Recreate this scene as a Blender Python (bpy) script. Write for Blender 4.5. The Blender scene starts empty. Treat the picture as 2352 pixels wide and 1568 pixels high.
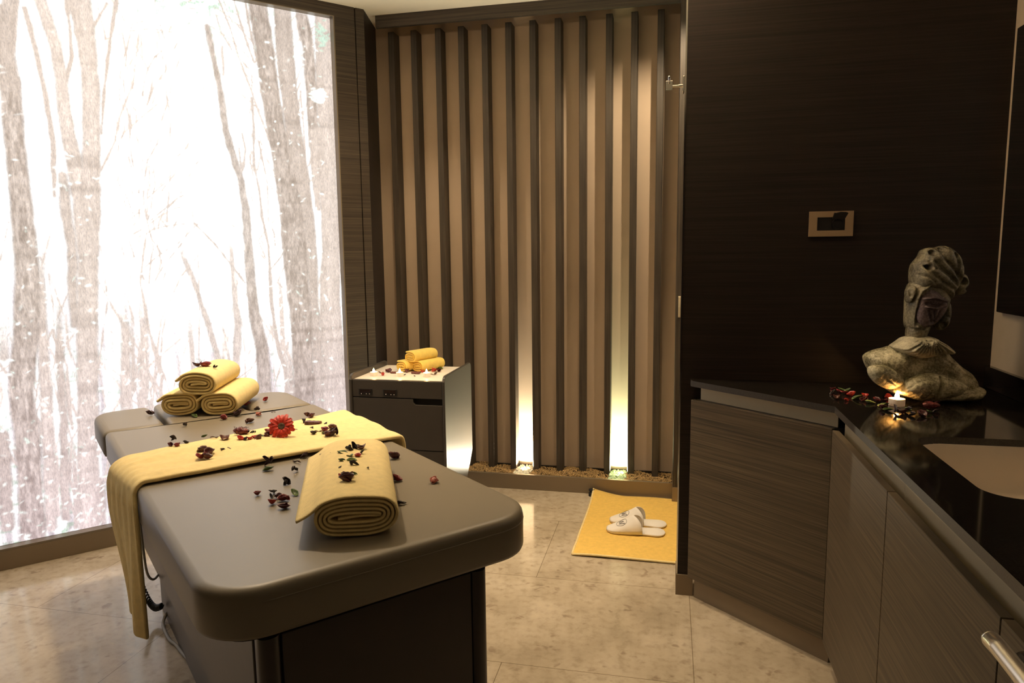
import bpy, bmesh, math, random
import numpy as np
from mathutils import Vector, Matrix

SC = bpy.context.scene
COL = SC.collection
rad = math.radians

# ---------------------------------------------------------------- camera
PITCH, ROLL, YAW, HC = rad(7.316), rad(0.698), rad(12.606), 1.40
fw = Vector((-math.sin(YAW)*math.cos(PITCH), math.cos(YAW)*math.cos(PITCH), -math.sin(PITCH)))
rt = Vector((math.cos(YAW), math.sin(YAW), 0)); dn = fw.cross(rt)
r2 = math.cos(ROLL)*rt + math.sin(ROLL)*dn; d2 = -math.sin(ROLL)*rt + math.cos(ROLL)*dn
cd = bpy.data.cameras.new('camera'); cam = bpy.data.objects.new('camera', cd); COL.objects.link(cam)
M = Matrix((r2, -d2, -fw)).transposed().to_4x4(); M.translation = Vector((0, 0, HC))
cam.matrix_world = M
cd.sensor_width = 36; cd.lens = 1618.3/2352*36; cd.clip_start = .02
SC.camera = cam
# ---------------------------------------------------------------- world, exposure, room lamps
w = bpy.data.worlds.new('world'); SC.world = w; w.use_nodes = True
w.node_tree.nodes['Background'].inputs[0].default_value = (1, .75, .5, 1)
w.node_tree.nodes['Background'].inputs[1].default_value = 0.0
SC.view_settings.view_transform = 'Standard'; SC.view_settings.look = 'None'
SC.view_settings.exposure = 0.0; SC.view_settings.gamma = 1.0; SC.view_settings.use_curve_mapping = False
SC.cycles.use_denoising = True
SC.cycles.max_bounces = 8; SC.cycles.sample_clamp_indirect = 6.0
CEIL = 2.735
WARM = (1.0, .78, .52)

def spot(name, loc, power, angle, target=None, color=WARM, blend=.6, radius=.04):
    l = bpy.data.lights.new(name, 'SPOT'); l.energy = power; l.color = color
    l.spot_size = rad(angle); l.spot_blend = blend; l.shadow_soft_size = radius
    o = bpy.data.objects.new(name, l); COL.objects.link(o); o.location = loc
    t = Vector(target) if target else Vector((loc[0], loc[1], 0))
    o.rotation_euler = (t - Vector(loc)).to_track_quat('-Z', 'Y').to_euler()
    return o
# unseen lamps added over an invented raft (built below) to brighten the ceiling
def cove(name, loc, sx, sy, power):
    l = bpy.data.lights.new(name, 'AREA'); l.shape = 'RECTANGLE'; l.size = sx; l.size_y = sy; l.energy = power; l.color = (1.0, .78, .54)
    o = bpy.data.objects.new(name, l); COL.objects.link(o); o.location = loc; o.rotation_euler = (math.pi, 0, 0); return o
cove('added_cove_back', (-.95, 2.36, 2.585), 2.1, .05, 46)
cove('added_cove_left', (-1.96, 1.2, 2.585), .05, 2.3, 16)
# recessed ceiling downlights
spot('downlight_alcove', (.20, 3.34, 2.70), 78, 95, (-.22, 4.0, 1.3), radius=.025)
spot('downlight_floor', (-.22, 2.85, 2.72), 75, 85, radius=.05)
spot('downlight_slats', (-1.30, 3.45, 2.72), 34, 95, radius=.03)
spot('downlight_runner', (-1.62, 2.52, 2.72), 140, 80, (-1.35, 2.1, .8), radius=.07)

# frame turned with the left wall: local x runs along that wall, local y points at it
FR = rad(48.2)
RZ = Matrix.Rotation(FR, 4, 'Z')
def F(d, s, z=0.0): return RZ @ Vector((d, s, z))

# ---------------------------------------------------------------- materials
MATS = {}
def nodes(name):
    m = bpy.data.materials.new(name); m.use_nodes = True
    nt = m.node_tree; b = nt.nodes['Principled BSDF']
    MATS[name] = m
    return m, nt, b
def N(nt, typ, **kw):
    n = nt.nodes.new(typ)
    for k, v in kw.items():
        if k.startswith('i_'):
            n.inputs[k[2:].replace('_', ' ')].default_value = v
        else: setattr(n, k, v)
    return n
def ramp(nt, fac, stops):
    r = nt.nodes.new('ShaderNodeValToRGB'); e = r.color_ramp.elements
    while len(e) < len(stops): e.new(.5)
    for el, (p, c) in zip(e, stops): el.position = p; el.color = (*c, 1)
    nt.links.new(fac, r.inputs[0]); return r.outputs[0]
def coords(nt, scale, kind='Object'):
    tc = nt.nodes.new('ShaderNodeTexCoord'); mp = nt.nodes.new('ShaderNodeMapping')
    mp.inputs['Scale'].default_value = scale
    nt.links.new(tc.outputs[kind], mp.inputs[0]); return mp.outputs[0]
def bump(nt, b, h, strength, dist=.002):
    n = nt.nodes.new('ShaderNodeBump'); n.inputs['Strength'].default_value = strength; n.inputs['Distance'].default_value = dist
    nt.links.new(h, n.inputs['Height']); nt.links.new(n.outputs[0], b.inputs['Normal'])
def noise(nt, vec, scale=1., detail=4., rough=.5):
    n = nt.nodes.new('ShaderNodeTexNoise'); n.inputs['Scale'].default_value = scale
    n.inputs['Detail'].default_value = detail; n.inputs['Roughness'].default_value = rough
    if vec is not None: nt.links.new(vec, n.inputs['Vector'])
    return n.outputs[0]
def lin(*c):
    return tuple(((x/255)/12.92 if x/255 <= .04045 else ((x/255+.055)/1.055)**2.4) for x in c)
def simple(name, col, rough=.5, metal=0., var=.0, scale=(20, 20, 20), bmp=0., bscale=400, **kw):
    m, nt, b = nodes(name)
    b.inputs['Roughness'].default_value = rough; b.inputs['Metallic'].default_value = metal
    n = noise(nt, coords(nt, scale))
    lo = tuple(max(0, x*(1-var)) for x in col); hi = tuple(x*(1+var) for x in col)
    nt.links.new(ramp(nt, n, [(.3, lo), (.7, hi)]), b.inputs['Base Color'])
    if bmp: bump(nt, b, noise(nt, coords(nt, (bscale,)*3)), bmp)
    for k, v in kw.items(): b.inputs[k.replace('_', ' ')].default_value = v
    return m
def veneer(name, col, scale, rough=.45):
    m, nt, b = nodes(name)
    n1 = noise(nt, coords(nt, scale), 1., 6., .65)
    n2 = noise(nt, coords(nt, tuple(x*.25 for x in scale)), 1., 3.)
    mx = N(nt, 'ShaderNodeMath', operation='MULTIPLY_ADD'); mx.inputs[1].default_value = .35
    nt.links.new(n2, mx.inputs[0]); nt.links.new(n1, mx.inputs[2])
    c = ramp(nt, mx.outputs[0], [(.45, tuple(x*.55 for x in col)), (.66, col), (.9, tuple(x*1.7 for x in col))])
    nt.links.new(c, b.inputs['Base Color']); b.inputs['Roughness'].default_value = rough
    b.inputs['Specular IOR Level'].default_value = .3
    bump(nt, b, n1, .15, .001)
    return m
V_H = veneer('wenge_veneer_horizontal', (.046, .035, .025), (2.2, 2.2, 210))
V_DK = veneer('wenge_veneer_dark', (.015, .0100, .0075), (2.2, 2.2, 180), .5)
V_V = veneer('wenge_veneer_vertical', (.045, .036, .026), (190, 190, 2.5))
V_CAB = veneer('cabinet_veneer', (.084, .063, .037), (2.5, 2.5, 230), .5)
BEIGE = simple('beige_plaster', (.45, .350, .255), .75, var=.04, scale=(3, 3, 3), bmp=.05)
CEILM = simple('cream_ceiling_paint', (.80, .72, .60), .9, var=.01)
WALLP = simple('pale_wall_paint', (.54, .45, .33), .8, var=.03)
BRONZE = simple('bronze_metal_skirting', (.235, .185, .125), .40, .45, var=.05, scale=(2, 2, 2))
CHAMP = simple('champagne_aluminium', (.50, .42, .28), .45, .25, var=.03)
STEEL = simple('polished_chrome', (.80, .76, .70), .12, 1.)
BLACK = simple('black_plastic', (.012, .011, .010), .4)
RUBBER = simple('black_rubber', (.01, .01, .01), .7)
LEATHER = simple('taupe_upholstery', (.185, .156, .110), .42, var=.05, scale=(2, 2, 2), bmp=.08, bscale=500)
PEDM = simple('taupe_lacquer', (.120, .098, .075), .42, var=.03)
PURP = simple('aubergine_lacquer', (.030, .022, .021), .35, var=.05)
CARTM = simple('graphite_lacquer', (.046, .040, .033), .36, var=.04)
WHITE = simple('white_laminate', (.78, .72, .62), .35, var=.02)
CERAM = simple('white_ceramic', (.86, .74, .60), .18, var=.01)
SLIP = simple('white_terry', (.84, .79, .72), .9, var=.02, bmp=.25, bscale=900)
INK = simple('black_print', (.02, .017, .015), .8)
CABLE = simple('grey_cable', (.30, .28, .24), .5)
def cloth(name, col, bs=650, b1=.5):
    m, nt, b = nodes(name)
    n1 = noise(nt, coords(nt, (bs,)*3), 1., 2.); n2 = noise(nt, coords(nt, (55, 55, 55)), 1., 4.)
    c = ramp(nt, n2, [(.25, tuple(x*.9 for x in col)), (.75, tuple(min(1, x*1.06) for x in col))])
    nt.links.new(c, b.inputs['Base Color']); b.inputs['Roughness'].default_value = .95
    b.inputs['Specular IOR Level'].default_value = .1
    b.inputs['Sheen Weight'].default_value = .25; b.inputs['Sheen Roughness'].default_value = .5
    b.inputs['Sheen Tint'].default_value = (1, .9, .6, 1)
    bump(nt, b, n1, b1, .003)
    return m
FLEECE = cloth('yellow_fleece', (.92, .735, .36))
TERRY = cloth('golden_terry', (.88, .58, .14), 420, .8)
TERRYL = cloth('lemon_terry', (.88, .66, .16), 500, .8)
def petalmat(name, c1, c2, rough=.5):
    m, nt, b = nodes(name)
    n = noise(nt, coords(nt, (160, 160, 160)), 1., 3.)
    nt.links.new(ramp(nt, n, [(.35, c1), (.65, c2)]), b.inputs['Base Color'])
    b.inputs['Roughness'].default_value = rough
    return m
PM = {'bur': petalmat('burgundy_petal', (.035, .004, .005), (.10, .014, .014), .4),
      'red': petalmat('dark_red_petal', (.10, .006, .006), (.22, .015, .012), .4),
      'brt': petalmat('bright_red_petal', (.30, .02, .012), (.52, .05, .03), .4),
      'brn': petalmat('brown_petal', (.05, .016, .010), (.15, .05, .03)),
      'drk': petalmat('blackish_leaf', (.008, .005, .005), (.035, .014, .010)),
      'jag': petalmat('ragged_dark_petal', (.012, .005, .005), (.06, .012, .012)),
      'grn': petalmat('green_leaf', (.025, .050, .012), (.11, .17, .03)),
      'pal': petalmat('pale_leaf', (.12, .20, .05), (.34, .42, .17)),
      'twig': petalmat('dry_twig', (.04, .022, .012), (.16, .10, .06)),
      'bark': petalmat('red_bark', (.045, .010, .010), (.13, .04, .035)),
      'husk': petalmat('red_husk', (.06, .006, .006), (.17, .018, .014)),
      'bud': petalmat('pink_bud', (.22, .055, .035), (.45, .15, .10))}
FLOW = petalmat('scarlet_petal', (.30, .012, .006), (.60, .035, .014), .5)
FLOWC = petalmat('flower_disc', (.02, .01, .006), (.10, .05, .02), .8)

def marble():
    m, nt, b = nodes('beige_marble_tiles')
    v = coords(nt, (1, 1, 1))
    n1 = noise(nt, v, 3.2, 8., .62); n2 = noise(nt, v, 26, 6., .6)
    base = ramp(nt, n1, [(.30, (.37, .305, .22)), (.5, (.48, .405, .30)), (.72, (.58, .50, .39))])
    # fossil blotches
    vo = N(nt, 'ShaderNodeTexVoronoi', feature='F1'); vo.inputs['Scale'].default_value = 17
    wv = N(nt, 'ShaderNodeVectorMath', operation='ADD'); nc = N(nt, 'ShaderNodeTexNoise'); nc.inputs['Scale'].default_value = 14
    nt.links.new(v, nc.inputs['Vector'])
    sc = N(nt, 'ShaderNodeVectorMath', operation='SCALE'); sc.inputs['Scale'].default_value = .16
    nt.links.new(nc.outputs['Color'], sc.inputs[0]); nt.links.new(v, wv.inputs[0]); nt.links.new(sc.outputs[0], wv.inputs[1])
    nt.links.new(wv.outputs[0], vo.inputs['Vector'])
    sp = ramp(nt, vo.outputs['Distance'], [(.16, (1, 1, 1)), (.34, (0, 0, 0))])
    n3 = noise(nt, v, 7., 3.)
    gate = ramp(nt, n3, [(.50, (0, 0, 0)), (.58, (1, 1, 1))])
    mm = N(nt, 'ShaderNodeMath', operation='MULTIPLY'); nt.links.new(sp, mm.inputs[0]); nt.links.new(gate, mm.inputs[1])
    m2 = N(nt, 'ShaderNodeMath', operation='MULTIPLY'); nt.links.new(mm.outputs[0], m2.inputs[0]); m2.inputs[1].default_value = .55
    mix = N(nt, 'ShaderNodeMix', data_type='RGBA'); nt.links.new(m2.outputs[0], mix.inputs['Factor'])
    nt.links.new(base, mix.inputs[6]); mix.inputs[7].default_value = (.20, .14, .095, 1)
    # fine mottling and veins
    fine = ramp(nt, n2, [(.28, (.74, .72, .69)), (.50, (1, 1, 1)), (.75, (1.08, 1.08, 1.08))])
    mul = N(nt, 'ShaderNodeMix', data_type='RGBA', blend_type='MULTIPLY'); mul.inputs['Factor'].default_value = 1
    nt.links.new(mix.outputs[2], mul.inputs[6]); nt.links.new(fine, mul.inputs[7])
    # joints
    mp = N(nt, 'ShaderNodeMapping'); mp.inputs['Location'].default_value = (.541+1.282*4, -3.493+.649*8, 0)
    nt.links.new(v, mp.inputs[0])
    br = N(nt, 'ShaderNodeTexBrick', offset=.5, offset_frequency=2); nt.links.new(mp.outputs[0], br.inputs['Vector'])
    for k, x in (('Scale', 1), ('Mortar Size', .0016), ('Brick Width', 1.282), ('Row Height', .649), ('Mortar Smooth', .3)): br.inputs[k].default_value = x
    br.inputs['Color1'].default_value = (1, 1, 1, 1); br.inputs['Color2'].default_value = (.90, .89, .87, 1); br.inputs['Mortar'].default_value = (.42, .38, .33, 1)
    mu2 = N(nt, 'ShaderNodeMix', data_type='RGBA', blend_type='MULTIPLY'); mu2.inputs['Factor'].default_value = 1
    nt.links.new(mul.outputs[2], mu2.inputs[6]); nt.links.new(br.outputs['Color'], mu2.inputs[7])
    nt.links.new(mu2.outputs[2], b.inputs['Base Color'])
    b.inputs['Roughness'].default_value = .16; b.inputs['Specular IOR Level'].default_value = .5
    rr = ramp(nt, n2, [(.3, (.07,)*3), (.7, (.17,)*3)]); nt.links.new(rr, b.inputs['Roughness'])
    return m
MARBLE = marble()
def granite():
    m, nt, b = nodes('black_granite')
    n = noise(nt, coords(nt, (420, 420, 420)), 1., 2.)
    nt.links.new(ramp(nt, n, [(.45, (.006, .005, .0045)), (.62, (.016, .013, .010)), (.8, (.06, .05, .04))]), b.inputs['Base Color'])
    b.inputs['Roughness'].default_value = .07
    return m
GRAN = granite()
GRANE = simple('sawn_granite_edge', (.030, .025, .019), .45, var=.5, scale=(300, 300, 300))
def emis(name, col, strength, base=(.8, .7, .6)):
    m, nt, b = nodes(name); b.inputs['Base Color'].default_value = (*base, 1)
    b.inputs['Emission Color'].default_value = (*col, 1); b.inputs['Emission Strength'].default_value = strength
    return m
FLAME = emis('flame_glow', (1, .50, .16), 110)
WAX = emis('candle_wax', (1, .55, .25), .12, (.85, .76, .66)); WAX.node_tree.nodes['Principled BSDF'].inputs['Roughness'].default_value = .5
def stone(name, c, rough=.28, sc=1.):
    m, nt, b = nodes(name)
    n1 = noise(nt, coords(nt, (16*sc,)*3), 1., 6., .6); n2 = noise(nt, coords(nt, (150*sc,)*3), 1., 4., .7)
    mx = N(nt, 'ShaderNodeMath', operation='MULTIPLY_ADD'); mx.inputs[1].default_value = .6
    nt.links.new(n2, mx.inputs[0]); nt.links.new(n1, mx.inputs[2])
    nt.links.new(ramp(nt, mx.outputs[0], c), b.inputs['Base Color']); b.inputs['Roughness'].default_value = rough
    bump(nt, b, n2, .7, .004)
    return m
STONE = stone('mottled_green_stone', [(.52, (.04, .036, .020)), (.72, (.26, .225, .12)), (.95, (.78, .70, .46))], .22)
STONED = stone('dark_bronze_stone', [(.52, (.035, .030, .018)), (.76, (.14, .12, .072)), (1., (.30, .26, .16))], .2)
FACEM = stone('dusky_purple_stone', [(.52, (.030, .018, .020)), (.76, (.10, .066, .068)), (1., (.20, .14, .14))], .2)
COLLM = stone('pale_fluted_stone', [(.5, (.14, .12, .07)), (.8, (.42, .37, .24)), (1., (.66, .60, .42))], .4)

# ---------------------------------------------------------------- mesh helpers
class MB:
    def __init__(s): s.v = []; s.f = []
    def add(s, v, f):
        o = len(s.v); s.v += [tuple(x) for x in v]; s.f += [tuple(i+o for i in q) for q in f]; return s
    def box(s, x0, x1, y0, y1, z0, z1):
        v = [(x, y, z) for z in (z0, z1) for y in (y0, y1) for x in (x0, x1)]
        return s.add(v, [(0, 2, 3, 1), (4, 5, 7, 6), (0, 1, 5, 4), (2, 6, 7, 3), (0, 4, 6, 2), (1, 3, 7, 5)])
    def prism(s, poly, z0, z1):
        n = len(poly)
        v = [(*p, z0) for p in poly] + [(*p, z1) for p in poly]
        return s.add(v, [tuple(range(n-1, -1, -1)), tuple(range(n, 2*n))] + [(i, (i+1) % n, n+(i+1) % n, n+i) for i in range(n)])
    def prism_x(s, poly, x0, x1):          # poly in (y,z)
        n = len(poly); v = [(x0, *p) for p in poly] + [(x1, *p) for p in poly]
        return s.add(v, [tuple(range(n-1, -1, -1)), tuple(range(n, 2*n))] + [(i, (i+1) % n, n+(i+1) % n, n+i) for i in range(n)])
    def prism_y(s, poly, y0, y1):          # poly in (x,z)
        n = len(poly); v = [(p[0], y0, p[1]) for p in poly] + [(p[0], y1, p[1]) for p in poly]
        return s.add(v, [tuple(range(n)), tuple(range(2*n-1, n-1, -1))] + [(i, n+i, n+(i+1) % n, (i+1) % n) for i in range(n)])
    def slab(s, poly, prof):               # prof: (inset, z) rings from below to above
        p = np.array(poly, float); n = len(p)
        a = np.roll(p, 1, 0); b = np.roll(p, -1, 0)
        e1 = p-a; e2 = b-p
        n1 = np.stack([e1[:, 1], -e1[:, 0]], 1); n2 = np.stack([e2[:, 1], -e2[:, 0]], 1)
        n1 /= np.linalg.norm(n1, axis=1)[:, None]+1e-12; n2 /= np.linalg.norm(n2, axis=1)[:, None]+1e-12
        nn = n1+n2; nn /= np.linalg.norm(nn, axis=1)[:, None]+1e-12
        k = 1/np.clip((nn*n1).sum(1), .5, 1)
        v = []; f = []
        for ins, z in prof: v += [(*q, z) for q in (p-nn*k[:, None]*ins)]
        for r in range(len(prof)-1):
            for i in range(n):
                j = (i+1) % n; f.append((r*n+i, r*n+j, (r+1)*n+j, (r+1)*n+i))
        f.append(tuple(range(n-1, -1, -1))); L = (len(prof)-1)*n; f.append(tuple(L+i for i in range(n)))
        return s.add(v, f)
    def tube(s, pts, r, seg=10, cap=True):
        pts = [Vector(p) for p in pts]; n = len(pts); v = []; f = []
        rr = r if isinstance(r, (list, tuple)) else [r]*n
        t0 = (pts[1]-pts[0]).normalized(); u = t0.orthogonal().normalized()
        for i, p in enumerate(pts):
            t = (pts[min(i+1, n-1)]-pts[max(i-1, 0)]).normalized()
            u = (u - t*u.dot(t)); u = u.normalized() if u.length > 1e-6 else t.orthogonal().normalized()
            w_ = t.cross(u)
            for k in range(seg):
                a = 2*math.pi*k/seg; v.append(p+(u*math.cos(a)+w_*math.sin(a))*rr[i])
        for i in range(n-1):
            for k in range(seg):
                j = (k+1) % seg; f.append((i*seg+k, i*seg+j, (i+1)*seg+j, (i+1)*seg+k))
        if cap: f.append(tuple(range(seg-1, -1, -1))); f.append(tuple((n-1)*seg+k for k in range(seg)))
        return s.add(v, f)
    def lathe(s, prof, c=(0, 0, 0), seg=24):
        v = []; f = []
        for r, z in prof:
            for k in range(seg):
                a = 2*math.pi*k/seg; v.append((c[0]+r*math.cos(a), c[1]+r*math.sin(a), c[2]+z))
        for i in range(len(prof)-1):
            for k in range(seg):
                j = (k+1) % seg; f.append((i*seg+k, i*seg+j, (i+1)*seg+j, (i+1)*seg+k))
        f.append(tuple(range(seg-1, -1, -1))); f.append(tuple((len(prof)-1)*seg+k for k in range(seg)))
        return s.add(v, f)
    def grid(s, P):                        # P[i][j] points
        n = len(P); m = len(P[0])
        return s.add([p for r in P for p in r], [(i*m+j, i*m+j+1, (i+1)*m+j+1, (i+1)*m+j) for i in range(n-1) for j in range(m-1)])

def obj(name, mb, mat, parent=None, smooth=False, bevel=0., seg=2, loc=None, auto=None):
    me = bpy.data.meshes.new(name); me.from_pydata(mb.v, [], mb.f)
    me.materials.append(mat)
    bm = bmesh.new(); bm.from_mesh(me); bmesh.ops.recalc_face_normals(bm, faces=bm.faces); bm.to_mesh(me); bm.free()
    if smooth or auto:
        me.polygons.foreach_set('use_smooth', [True]*len(me.polygons))
        if auto:
            me.set_sharp_from_angle(angle=rad(auto))
    o = bpy.data.objects.new(name, me); COL.objects.link(o)
    if parent: o.parent = parent
    if loc: o.location = loc
    if bevel:
        b = o.modifiers.new('edge', 'BEVEL'); b.width = bevel; b.segments = seg; b.limit_method = 'ANGLE'; b.angle_limit = rad(40)
    return o
def empty(name, loc=(0, 0, 0), rz=0.):
    o = bpy.data.objects.new(name, None); COL.objects.link(o); o.location = loc; o.rotation_euler = (0, 0, rz)
    o.empty_display_size = .05; return o
def tag(o, label, cat, group=None, kind=None):
    o['label'] = label; o['category'] = cat
    if group: o['group'] = group
    if kind: o['kind'] = kind
    return o
def struct(name, mb, mat, parent=None, **kw):
    o = obj(name, mb, mat, parent, **kw); o['kind'] = 'structure'; return o
def copy_tree(o, parent=None):
    c = o.copy(); COL.objects.link(c)
    if parent: c.parent = parent
    for ch in list(o.children): copy_tree(ch, c)
    return c
def solid(o, t, off=0.):
    m = o.modifiers.new('thickness', 'SOLIDIFY'); m.thickness = t; m.offset = off; return o
def sub(o, n=1):
    m = o.modifiers.new('smooth', 'SUBSURF'); m.levels = n; m.render_levels = n; return o
def arc(cx, cy, r, a0, a1, n): return [(cx+r*math.cos(rad(a0+(a1-a0)*i/n)), cy+r*math.sin(rad(a0+(a1-a0)*i/n))) for i in range(n+1)]
def rrect(x0, x1, y0, y1, r, n=6):
    return arc(x1-r, y0+r, r, -90, 0, n)+arc(x1-r, y1-r, r, 0, 90, n)+arc(x0+r, y1-r, r, 90, 180, n)+arc(x0+r, y0+r, r, 180, 270, n)
def rnd(a, b): return random.uniform(a, b)
random.seed(7)
# ================================================================ THE ROOM
struct('floor', MB().box(-6.8, 1.3, -1.7, 4.35, -.1, 0), MARBLE)
struct('ceiling', MB().box(-6.8, 1.3, -1.7, 4.35, CEIL, CEIL+.1), CEILM)
struct('wall_front', MB().box(-6.8, 1.3, -1.7, -1.6, 0, CEIL), V_DK)
struct('wall_back', MB().box(-1.95, 1.3, 4.16, 4.3, 0, CEIL), BEIGE)
struct('wall_right', MB().box(1.13, 1.27, -1.6, 2.81, 0, CEIL), WALLP)
struct('wall_partition', MB().box(.05, 1.27, 2.81, 2.93, .086, CEIL), V_DK)
struct('wall_alcove', MB().box(1.2, 1.27, 2.93, 4.16, 0, CEIL), BEIGE)
struct('baseboard_partition', MB().box(.045, .112, 2.802, 2.93, 0, .086), BRONZE)
struct('trim_1', MB().box(.046, .0515, 2.8085, 2.83, .086, CEIL), STEEL)
# left wall (frame F): recess with the luminous forest print, posts, groove
PD0, PD1, PZ0, PZ1, PS = -1.25, 1.558, .10, 2.668, 3.848
def fstruct(name, mb, mat, **kw):
    o = struct(name, mb, mat, **kw); o.rotation_euler = (0, 0, FR); return o
mb = MB()
mb.box(PD1+.006, 1.680, 3.80, 3.95, .09, CEIL)                 # veneer post
mb.box(1.680, 1.688, 3.812, 3.95, .09, CEIL)                   # shadow groove
mb.box(1.688, 1.737, 3.80, 3.95, .09, CEIL)
fstruct('wall_left', mb, V_H)
fstruct('wall_left_header', MB().box(PD0-.006, PD1+.006, 3.80, 3.95, PZ1+.004, CEIL), V_H)
fstruct('wall_left_near', MB().box(-5.6, PD0-.006, 3.80, 3.95, .09, CEIL), V_H)
struct('added_raft', MB().box(-1.9, .2, .05, 2.3, 2.50, 2.57), CEILM)  # invented raft, out of view, carrying the added ceiling lamps
mb = MB(); mb.box(-5.6, 1.737, 3.796, 3.95, 0, .09)
fstruct('baseboard_left', mb, BRONZE, bevel=.002)
e0 = F(1.737, 3.80); e1 = Vector((-1.748, 4.16, 0))
mb = MB(); mb.prism([(e0.x, e0.y), (e1.x, e1.y), (-1.95, 4.16), (e0.x-.15, e0.y+.1)], 0, CEIL)
struct('wall_return', mb, V_DK)
struct('trim_2', MB().box(-1.655, .05, 3.94, 3.965, 2.668, CEIL), V_H)      # beam above the slats
struct('trim_3', MB().box(-1.66, .036, 3.94, 3.958, 0, .09), BRONZE, bevel=.0015)   # plinth before the gravel
struct('baseboard_back', MB().box(-1.74, .03, 4.150, 4.16, .0, .087), BLACK)
mb = MB(); mb.box(.037, .10, 3.87, 4.16, .092, CEIL)
struct('door_1', mb, V_V)                                       # jamb of the opening right of the slats
dj = bpy.data.objects['door_1']
struct('trim_4', MB().box(.066, .072, 3.864, 3.87, .092, CEIL), STEEL)
obj('finger_pull', MB().prism_x([(3.87, 1.035), (3.862, 1.04), (3.858, 1.09), (3.862, 1.145), (3.87, 1.15)], .049, .061), CHAMP, dj)['label'] = 'thin champagne finger pull'
struct('baseboard_jamb', MB().box(.034, .10, 3.866, 4.16, 0, .092), BRONZE)

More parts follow.
